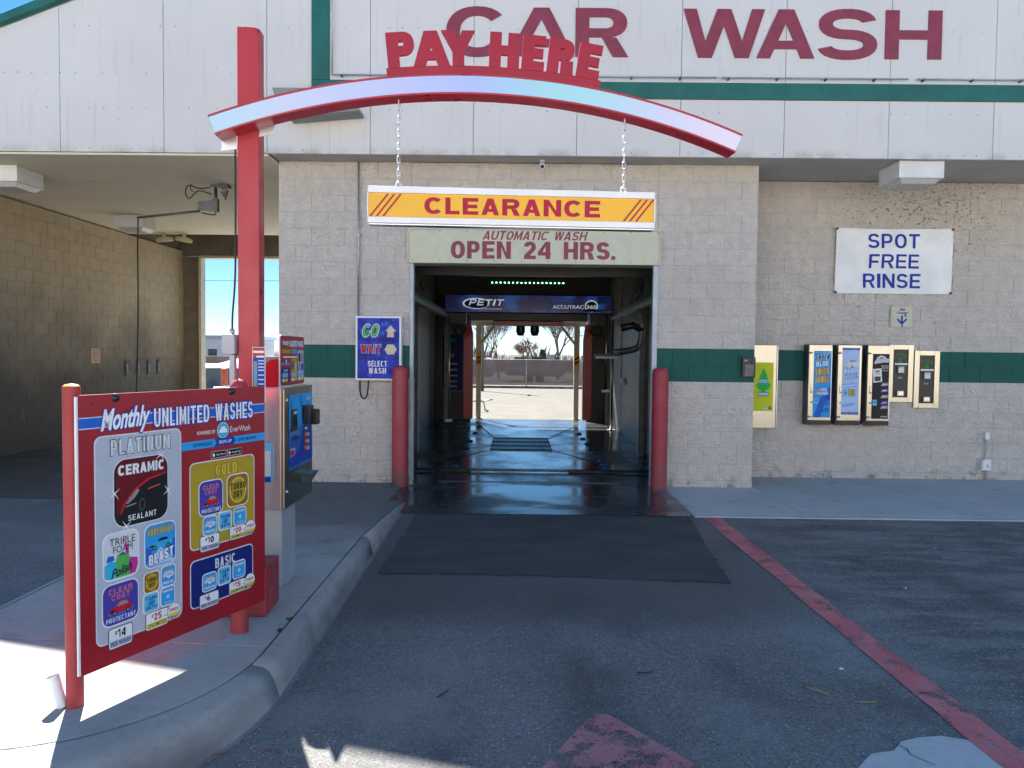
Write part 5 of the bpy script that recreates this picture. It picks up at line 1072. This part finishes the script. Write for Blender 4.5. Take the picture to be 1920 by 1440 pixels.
a.text('ACCUTRAC', .47, 2.50, 1.06, 2.565, LITW, 3, .01); a.text('360', 1.12, 2.50, 1.31, 2.57, LITW, 4, .015); a.ell(1.21, 2.55, .125, .115, LITW, 1); a.ell(1.21, 2.545, .108, .098, P['black'], 2); a.rect(1.06, 2.44, 1.59, 2.49, P['navy'], 2.5)
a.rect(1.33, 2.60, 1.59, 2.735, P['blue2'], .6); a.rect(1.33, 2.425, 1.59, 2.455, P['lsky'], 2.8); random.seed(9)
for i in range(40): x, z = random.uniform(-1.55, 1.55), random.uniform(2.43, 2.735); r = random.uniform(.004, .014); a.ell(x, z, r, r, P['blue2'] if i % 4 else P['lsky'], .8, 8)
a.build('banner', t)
for i in range(14): MB().lathe([(.008, -.004), (0, -.006)], P['pale'], 6).build('banner_lamp', t, 0, (-.25+i*.075, -.004, 2.655)).rotation_euler = (-math.pi/2, 0, 0)
MB().box(-1.15, 1.15, .05, .45, 2.26, 2.408, DK).box(-1.6, -1.2, .1, .4, 2.2, 2.408, DK).box(1.2, 1.6, .1, .4, 2.2, 2.408, DK).build('carriage', t, .01)
REDG = mat('gantry_red', (.34, .012, .02), .35, var=.15); MB().box(-.67, .70, .10, .40, 2.165, 2.258, REDG).build('red_spreader', t, .008)
for x in (-.14, .135): MB().lathe([(.085, 2.155), (.088, 2.06), (.06, 1.98), (0, 1.975)], BLACK, 20, (x, .2)).lathe([(.078, 2.164), (.085, 2.155)], BLACK, 20, (x, .2)).build('dryer_nozzle', t)
for s, x0, x1 in ((-1, -1.245, -1.06), (1, 1.08, 1.255)):
    g = MB(); g.add([(x0, .12, .35), (x1, .12, .35), (x1, .30, .35), (x0, .30, .35), (x0, .12, 1.9), (x1, .12, 2.0), (x1, .30, 2.0), (x0, .30, 1.9), ((x0+x1)/2-.05, .15, 2.2), ((x0+x1)/2+.05, .15, 2.2), ((x0+x1)/2+.05, .27, 2.2), ((x0+x1)/2-.05, .27, 2.2)], [(0, 3, 2, 1), (0, 1, 5, 4), (1, 2, 6, 5), (2, 3, 7, 6), (3, 0, 4, 7), (4, 5, 9, 8), (5, 6, 10, 9), (6, 7, 11, 10), (7, 4, 8, 11)], REDG); g.build('side_arm', t, .01)
    MB().tube(sm_([(s*1.3, .2, 2.25), (s*1.42, .15, 2.05), (s*1.3, .1, 1.98), (s*1.18, .15, 2.1)]), .02, RUBBER, 8).build('hose', t)
for s, x, lb in ((-1, -1.42, 'left overhead steel rail along the wash tunnel'), (1, 1.80, 'right overhead steel rail along the wash tunnel')):
    t = thing('gantry_rail', lb, 'rail', (x, 0, 0), 0, 'overhead tunnel rails'); MB().box(-.05, .05, .42, 9.0, 2.32, 2.38, GALV).box(-.02, .02, .42, 9.0, 2.381, 2.44, DSTEEL).build('beam', t, .004)
    for y in (.7, 3.0, 8.2):
        X = -.30 if s < 0 else .22; MB().box(min(X, X+.09), max(X, X+.09), y, y+.10, .006, 2.9, DSTEEL).build('stanchion', t, .004); MB().tube([(X+.045, y+.05, 2.85), (0, y+.05, 2.44)], .022, DSTEEL, 6).build('brace', t)
t = thing('cross_beam', 'dark steel cross beams under the tunnel ceiling just inside the mouth', 'beam', (.1, .9, 2.68))
MB().box(-1.85, 1.95, 0, .1, 0, .12, DK).box(-1.85, 1.95, 1.6, 1.7, .52, .62, DK).build('beam', t, .004)
for x in (-.75, -.1, .75): MB().box(x-.03, x+.03, 0, 1.7, .325, .37, GALV).build('purlin', t)
MB().box(-1.7, -1.6, .1, .16, .122, .75, DK).box(1.65, 1.75, .1, .16, .122, .75, DK).build('hanger', t)
LED = emit(mat('green_led', (.1, .8, .2), .4), (.12, 1., .28), 9.)
t = thing('led_strip', 'green LED light strip above the wash machine banner', 'light strip', (.143, 4.0, 2.86)); MB().box(-.66, .66, 0, .04, -.02, .03, DK).build('housing', t)
for i in range(18): x = -.62+i*.0729; MB().box(x-.008, x+.008, -.006, -.0005, .0, .014, LED).build('led', t)
# standing pipes along the walls
for x, y, z0, z1, lb, cat in ((-1.31, 5.0, .36, 2.3, 'thin chrome drop pipe hanging left of the wash machine', 0), (1.53, 4.0, 1.0, 2.32, 'thin chrome drop pipe hanging right of the wash machine', 0)):
    t = thing('drop_pipe', lb, 'pipe', (x, y, z0), 0, 'drop pipes'); MB().tube([(0, 0, 0), (0, 0, z1-z0)], .018, STEEL, 10).build('pipe', t); MB().box(-.07, .07, -.03, .03, -.03, .02, P['offw']).build('foot_nozzle', t, .006)
t = thing('floor_pole', 'slim steel pole standing on the tunnel floor right of the exit', 'pole', (2.0, 7.0, .007)); MB().tube([(0, 0, 0), (0, 0, 2.25)], .03, STEEL, 10).build('pole', t); MB().box(-.08, .08, -.06, .06, 0, .012, GALV).build('base', t)
t = thing('wall_dryer_arm', 'dark angled tube arm with pale nozzle on the right tunnel wall', 'dryer arm', (1.98, 2.9, .007))
MB().box(-.05, .05, -.05, .05, 0, 2.3, DSTEEL).build('post', t, .005); MB().tube(sm_([(0, 0, 2.2), (-.02, 0, 1.85), (-.12, 0, 1.72), (-.45, 0, 1.66)]), .055, DSTEEL, 10).build('arm', t); MB().box(-.75, -.38, -.05, .03, 1.56, 1.60, P['silver']).box(-.76, -.37, -.06, .04, 1.602, 1.64, DK).build('nozzle_bar', t, .004); MB().tube([(-.35, .0, 2.05), (-.15, 0, 2.1), (0, 0, 2.02)], .06, DK, 10).build('duct', t)
t = thing('tunnel_conduit', 'pale curved conduit on the far right tunnel wall', 'conduit', (2.13, 6.6, 0)); MB().tube(sm_([(0, 0, 3.2), (0, 0, 1.25), (0, -.08, 1.12), (0, -.5, 1.1)]), .014, FIX, 8).box(-.05, .0, -.62, -.5, 1.02, 1.16, FIX).build('conduit', t)
t = thing('tunnel_wash_sign', 'tall dark blue instruction sign left of the tunnel exit', 'sign', (-1.60, 9.085, .70)); MB().box(-.27, .27, -.02, 0, 0, 1.40, P['silver']).build('frame', t)
a = Art(-.021); a.rect(-.255, .015, .255, 1.385, P['navy'], 0); a.rect(-.19, 1.2, .08, 1.26, P['green'], 1); a.rect(-.19, .98, .06, 1.05, P['dred'], 1); a.poly([(-.2, .83), (.0, .83), (.0, .80), (.06, .865), (.0, .92), (.0, .89), (-.2, .89)], P['gold'], 1); [a.rect(-.1, z, .12, z+.04, P['silver'], 1) for z in (.64, .5, .36, .22, .1)]; a.build('print', t)

t = thing('exit_clearance_frame', 'cream steel goalpost frame with hazard stickers outside the tunnel exit', 'frame', (.23, 9.55, 0))
for x in (-1.22, 1.20):
    MB().box(x-.06, x+.06, -.05, .05, .002, 1.15, CREAM).box(x-.07, x+.07, -.06, .06, 1.151, 2.30, CREAM).build('post', t, .004)
    a = Art(-.062); a.rect(x-.055, 1.34, x+.055, 1.66, P['cyell'], 0); [a.poly([(x-.055, 1.36+i*.1), (x+.055, 1.42+i*.1), (x+.055, 1.47+i*.1), (x-.055, 1.41+i*.1)], P['black'], 1) for i in range(2)]; a.build('hazard_sticker', t)
    s = 1 if x < 0 else -1; MB().add([(x+s*.07, -.03, 1.85), (x+s*.07, .03, 1.85), (x+s*.42, .03, 2.30), (x+s*.42, -.03, 2.30), (x+s*.07, -.03, 1.95), (x+s*.07, .03, 1.95), (x+s*.34, .03, 2.30), (x+s*.34, -.03, 2.30)], [(0, 1, 2, 3), (4, 7, 6, 5), (0, 3, 7, 4), (1, 5, 6, 2)], CREAM).build('brace', t)
    MB().box(x-.10, x+.10, -.1, .1, .002, .02, CREAM).build('base_plate', t)
MB().box(-1.42, 1.42, -.05, .05, 2.302, 2.42, CREAM).build('cross_bar', t, .004)

# ------------------------------------------------------------------ beyond the building
GRAVEL = mat('weedy_verge', (.16, .13, .085), .9, var=.4, scale=8)
def gz(y): return 0 if y < 9.45 else max(-.62, -(y-9.45)/30.55*.62)
# rear kerb and fence with windscreen cloth
g = MB(); g.box(-40, 40, 38.9, 39.3, -.7, -.47, KERB); tag(g.build('rear_kerb'), kind='structure')
sheet('verge', [(-60, 39.3), (60, 39.3), (60, 46), (-60, 46)], -.50, GRAVEL)
CLOTH, q = newmat('windscreen_mesh_cloth', .9); q.b.inputs['Base Color'].default_value = (.30, .235, .19, 1)
q.set(q.mix(q.map(q.noise(.7, 5, q.scaled(1, 1, .3)), .3, .7), (.22, .142, .105), (.27, .18, .138)))
q.b.inputs['Alpha'].default_value = .90
t = thing('windscreen_fence', 'chain-link fence covered in brown mesh cloth beyond the rear lot', 'fence', (0, 40, -.5))
for i in range(20):
    x = -30+i*3.05; MB().tube([(x, 0, 0), (x, 0, 1.72)], .035, GALV, 8).build('post', t)
    n = 8; v = []; f = []
    for k in range(n+1):
        u = k/n; y = -.05-.04*math.sin(u*math.pi*(1+i % 3)); v += [(x+.03+2.99*u, y, .05), (x+.03+2.99*u, y*1.1, 1.68)]
    for k in range(n): f.append((2*k, 2*k+2, 2*k+3, 2*k+1))
    MB().add(v, f, CLOTH, True).build('mesh_cloth', t)
MB().tube([(-30, 0, 1.70), (30, 0, 1.70)], .022, GALV, 6).build('top_rail', t)
RVW = mat('trailer_white', (.70, .70, .70), .35, var=.05); RVG = mat('trailer_grey', (.33, .34, .36), .35, var=.08); GLS = mat('dark_glass', (.02, .025, .03), .08, var=.1)
def trailer(x, y, L_, H_, m, label):
    z = -.62; t = thing('travel_trailer', label, 'trailer', (x, y, z), 0, 'trailers parked beyond the lot')
    pts = [(-L_/2, .55), (L_/2-.3, .45), (L_/2, .8), (L_/2-.1, H_-.4), (L_/2-.5, H_), (-L_/2+.35, H_), (-L_/2, H_-.3)]
    MB().prism(pts, 0, 2.3, m).build('body', t, .05)
    for i in range(3): a = -L_/2+.7+i*L_/3.6; MB().box(a, a+.85, -.012, -.001, 1.35, 1.95, GLS).build('window', t, .01)
    MB().box(L_*.18, L_*.18+.62, -.014, -.001, .6, 2.15, RVG).build('door', t)
    MB().box(-L_/2+.2, L_/2-.4, -.006, -.0005, .95, 1.15, RVG).build('stripe', t)
    for a in (-.5, .3): MB().lathe([(0, -.1), (.2, -.1), (.34, -.07), (.34, .07), (.2, .1), (0, .1)], RUBBER, 18).build('wheel', t, 0, (a, .15, .34)).rotation_euler = (-math.pi/2, 0, 0)
    MB().box(-.9, .8, -.02, -.001, -.0+.5, .56, DSTEEL).build('skirt', t)
trailer(-4.2, 47, 5.0, 1.85, RVW, 'white trailer showing through the fence left of the tunnel view'); trailer(1.3, 49, 4.6, 1.75, RVG, 'grey trailer showing through the middle of the fence'); trailer(7.5, 48, 5.5, 1.9, RVW, 'white trailer behind the fence right of the tunnel view')
# left gap: block wall, pale house, canvas cover
t = thing('lot_boundary_wall', 'low grey concrete wall with pale cap beyond the self-serve bay', 'wall', (-18, 30, -.42))
CW = mat('weathered_wall', (.20, .20, .19), .8, var=.25, scale=2)
for i in range(7): MB().box(i*1.62, i*1.62+1.605, 0, .18, 0, 1.06, CW).build('panel', t, .01)
MB().box(-.05, 11.4, -.04, .22, 1.062, 1.13, P['cream']).build('cap', t, .005)
def house(x, y, W_, H_, label):
    t = thing('pale_building', label, 'building', (x, y, -.62)); MB().box(-W_/2, W_/2, 0, 6, 0, H_, RVW).build('wall', t, .02); MB().prism([(-W_/2-.3, H_), (W_/2+.3, H_), (W_/2+.1, H_+.28), (-W_/2-.1, H_+.28)], -.25, 6.2, P['silver']).build('roof', t)
    for a in (-.28, .12, .34): MB().box(W_*a, W_*a+.7, -.03, -.001, H_*.42, H_*.74, GLS).build('window', t, .01)
    MB().box(W_*-.08, W_*-.08+.85, -.03, -.001, .1, 2.1, RVG).build('door', t)
house(-26, 52, 9, 3.1, 'pale flat-roofed building seen in the left gap'); house(-17.6, 55, 4.4, 2.9, 'small pale shed right of the red column in the distance')
t = thing('canvas_cover', 'sagging white canvas cover on a parked trailer behind the low wall', 'cover', (-17.4, 36, -.6)); v = []; f = []
for j in range(7):
    for i in range(13): u, q_ = i/12, j/6; v.append((-1.7+3.4*u, -1.2+2.4*q_, .9+.85*math.sin(math.pi*q_)*(.5+.5*u)+.08*math.sin(9*u+3*q_)))
for j in range(6):
    for i in range(12): k = j*13+i; f.append((k, k+1, k+14, k+13))
MB().add(v, f, P['white'], True).build('canvas', t); MB().box(-1.6, 1.6, -1.1, 1.1, .35, .88, RVG).build('trailer_bed', t)
for a in (-.9, .9): MB().lathe([(0, -.1), (.3, -.08), (.3, .08), (0, .1)], RUBBER, 16).build('wheel', t, 0, (a, -1.0, .3)).rotation_euler = (-math.pi/2, 0, 0)
WOOD = mat('weathered_pole_wood', (.14, .105, .075), .85, var=.3, scale=6)
g = thing('power_line', 'thin power line on wooden poles crossing the sky behind the bay', 'power line', (-40, 32, -.5))
for x in (0, 38): MB().tube([(x, 0, 0), (x, 0, 7.2)], .14, WOOD, 10, r1=.1).box(x-.06, x+.06, -.9, .9, 6.2, 6.32, WOOD).build('pole', g)
MB().tube([(38*i/16, -.3, 6.05-1.0*(i/16)*(1-i/16)) for i in range(17)], .014, RUBBER, 4).build('wire', g)
t = thing('bent_pipe_rack', 'low bent grey pipe by the left side of the tunnel exit', 'pipe', (-1.15, 12.6, gz(12.6))); MB().tube([(-.6, 0, .32), (.15, 0, .30), (.2, 0, .05), (.3, 0, .02)], .03, GALV, 8).tube([(.1, 0, .30), (.42, 0, .36)], .022, GALV, 8).tube([(-.6, 0, 0), (-.6, 0, .5)], .03, GALV, 8).build('pipe', t)
# bare trees
BARK = mat('bare_bark', (.17, .13, .105), .9, var=.3, scale=3); TWIG = mat('pink_brown_twig', (.26, .17, .14), .9, var=.25, scale=3)
def tree(x, y, H_, seed, spread, label, depth=6, trunk=.16, twig=BARK):
    rnd = random.Random(seed); t = thing('bare_tree', label, 'tree', (x, y, -.62), 0, 'bare winter trees beyond the fence'); tk = MB(); cr = MB()
    def grow(p, d, l, r, k):
        n = 3; pts = [p]; q_ = p.copy(); dd = d.copy()
        for i in range(n): dd = (dd+Vector((rnd.uniform(-1, 1), rnd.uniform(-1, 1), rnd.uniform(-.3, .7)))*.12).normalized(); q_ = q_+dd*l/n; pts.append(q_.copy())
        r = max(r, .017); (tk if k == 0 else cr).tube(pts, r, BARK if k < 3 else twig, 6 if k < 2 else 3, cap=False, r1=r*.62)
        if k >= depth: return
        for j in range(4 if k in (1, 2) else 3 if k < 5 else 2):
            ax = Vector((rnd.uniform(-1, 1), rnd.uniform(-1, 1), rnd.uniform(-.2, .35))); nd = (dd+ax*spread*rnd.uniform(.6, 1.1)).normalized()
            grow(pts[rnd.choice((2, 3, 3)) if k else 3], nd, l*rnd.uniform(.62, .82), r*.6, k+1)
    grow(Vector((0, 0, 0)), Vector((0, 0, 1)), H_*.27, trunk, 0); tk.build('trunk', t); cr.build('crown', t)
tree(-1.7, 56, 6.4, 4, .55, 'slim bare tree left of centre in the tunnel view', 6, .10)
tree(3.4, 57, 7.2, 8, .85, 'broad bare tree right of centre in the tunnel view', 6, .17)
tree(6.2, 60, 7.4, 15, .7, 'bare tree at the right edge of the tunnel view', 6, .15)
tree(.9, 58, 4.2, 21, .8, 'low pinkish bare thicket in the middle of the tunnel view', 6, .08, TWIG)
tree(-5.5, 62, 5.5, 25, .6, 'low bare tree at the left edge of the tunnel view', 6, .09, TWIG)
tree(-21, 70, 4.2, 31, .7, 'hazy bare tree above the pale building in the left gap', 6, .1, TWIG)
g = MB(); rnd = random.Random(77)
for i in range(7000):                                       # brush that reads as one mass along the far side
    x = rnd.uniform(-70, 70); y = 78+rnd.uniform(0, 10); hh = (1.6+1.5*abs(math.sin(x*.21)+.6*math.sin(x*.53+1))+rnd.uniform(-.3, .9))*rnd.uniform(.4, 1.); a_ = rnd.uniform(-.5, .5); w_ = rnd.uniform(.02, .05)
    g.add([(x-w_, y, -.62+.4*hh*rnd.random()), (x+w_, y, -.62), (x+a_*hh*.6, y+rnd.uniform(-.4, .4), -.62+hh)], [(0, 1, 2)], TWIG if i % 3 else BARK)
tag(g.build('distant_brush'), 'pinkish brown winter brush along the far side of the lot', 'brush', kind='stuff')
t = thing('evergreen_bush', 'small dark green evergreen bush among the bare trees', 'bush', (1.9, 52, -.62)); rnd = random.Random(2); g = MB(); LEAF = mat('evergreen_leaf', (.05, .075, .03), .8, var=.4, scale=4)
for i in range(1400):
    a_, h_ = rnd.uniform(0, 6.28), rnd.random()**.7; r = (.15+.75*(1-h_))*rnd.uniform(.4, 1.15); p = Vector((r*math.cos(a_), r*math.sin(a_), .3+h_*2.2)); d = Vector((rnd.uniform(-1, 1), rnd.uniform(-1, 1), rnd.uniform(-.5, 1))).normalized()*.12; e = d.orthogonal().normalized()*.04
    g.add([tuple(p-e), tuple(p+e), tuple(p+d)], [(0, 1, 2)], LEAF)
g.build('foliage', t); MB().tube([(0, 0, 0), (0, 0, 1.4)], .06, BARK, 6).build('trunk', t)

# pale block added unseen behind the camera: warm bounce light, mirrored in steel frames
t = thing('added_bounce_building', 'long cream building added out of view across the street to bounce light, mirrored in the steel frames', 'building', (0, -24, 0))
STUC = mat('cream_stucco', (.62, .585, .54), .8, var=.06, scale=1.5, bump=.1)
MB().box(-32, 32, -8, 0, 0, 7.5, STUC).build('wall', t); MB().box(-32.2, 32.2, -8.2, .2, 7.502, 7.7, FIX).build('roof', t)
for i in range(8): x = -28+i*7.6; MB().box(x, x+1.6, .001, .03, 1.0, 2.5, GLS).build('window', t, .01)
# ------------------------------------------------------------------ litter and weeds
random.seed(19)
def bit(name, label, cat, x, y, z, m, s, grp):
    n = 5; pts = [(s*random.uniform(.6, 1.1)*math.cos(i*1.256), s*random.uniform(.4, .8)*math.sin(i*1.256), random.uniform(.001, .008)) for i in range(n)]; v = pts+[(a, b, c+.002) for a, b, c in pts]
    o = MB().add(v, [tuple(range(n-1, -1, -1)), tuple(range(n, 2*n))]+[(i, (i+1) % n, (i+1) % n+n, i+n) for i in range(n)], m).build(name, None, 0, (x, y, z)); tag(o, label, cat, grp)
bit('paper_scrap', 'white scrap of paper on the asphalt left of the red line', 'litter', 1.712, -5.484, .004, P['white'], .016, 'scraps on the asphalt'); bit('paper_scrap', 'tiny pale scrap on the asphalt near the sidewalk', 'litter', 3.6, -2.9, .004, P['white'], .013, 'scraps on the asphalt'); bit('pebble', 'pale pebble on the asphalt at the right', 'pebble', 4.5, -3.15, .004, P['cream'], .014, None)
bit('paper_scrap', 'small pale chip beside the worn patch right of the red line', 'litter', 2.77, -4.05, .004, P['white'], .008, 'scraps on the asphalt')
def twig_(pts, label, m): tag(MB().tube([(x, y, .006+z) for x, y, z in pts], .0032, m, 5).build('twig'), label, 'twig', 'twigs on the asphalt')
DRY = mat('dry_straw', (.32, .26, .16), .9, var=.2)
twig_([(1.43, -5.68, 0), (1.47, -5.74, .003), (1.53, -5.80, 0)], 'dry straw lying near the middle of the asphalt', DRY); twig_([(1.46, -5.675, .002), (1.52, -5.78, 0)], 'second dry straw crossing the first', DRY); twig_([(1.62, -5.86, 0), (1.72, -5.87, .003)], 'pale straw lying toward the red line', DRY)
twig_([(.63, -5.56, 0), (.66, -5.575, .003), (.70, -5.56, .003), (.72, -5.52, 0)], 'small curved black twig on the asphalt', BLACK); twig_([(-.37, -5.88, 0), (-.345, -5.85, .004), (-.325, -5.80, 0)], 'short black twig near the kerb side', BLACK)
WEED = mat('weed_leaf', (.07, .12, .025), .7, var=.3, scale=30)
for x, y, n, lb in ((-1.254, -5.28, 16, 'larger weed tuft growing in the kerb joint'), (-1.254, -5.45, 9, 'smaller weed tuft growing in the kerb joint')):
    t = thing('weed', lb, 'weed', (x, y, .15), 0, 'weeds in the kerb joint'); g = MB()
    for i in range(n): a_ = random.uniform(0, 6.28); l = random.uniform(.008, .026); h = random.uniform(.008, .025); g.add([(-.004*math.sin(a_), .004*math.cos(a_), 0), (.004*math.sin(a_), -.004*math.cos(a_), 0), (l*.6*math.cos(a_)+.006*math.sin(a_), l*.6*math.sin(a_), h), (l*math.cos(a_), l*math.sin(a_), h*.8)], [(0, 1, 2), (0, 2, 3), (2, 1, 0), (3, 2, 0)], WEED)
    g.build('leaves', t)
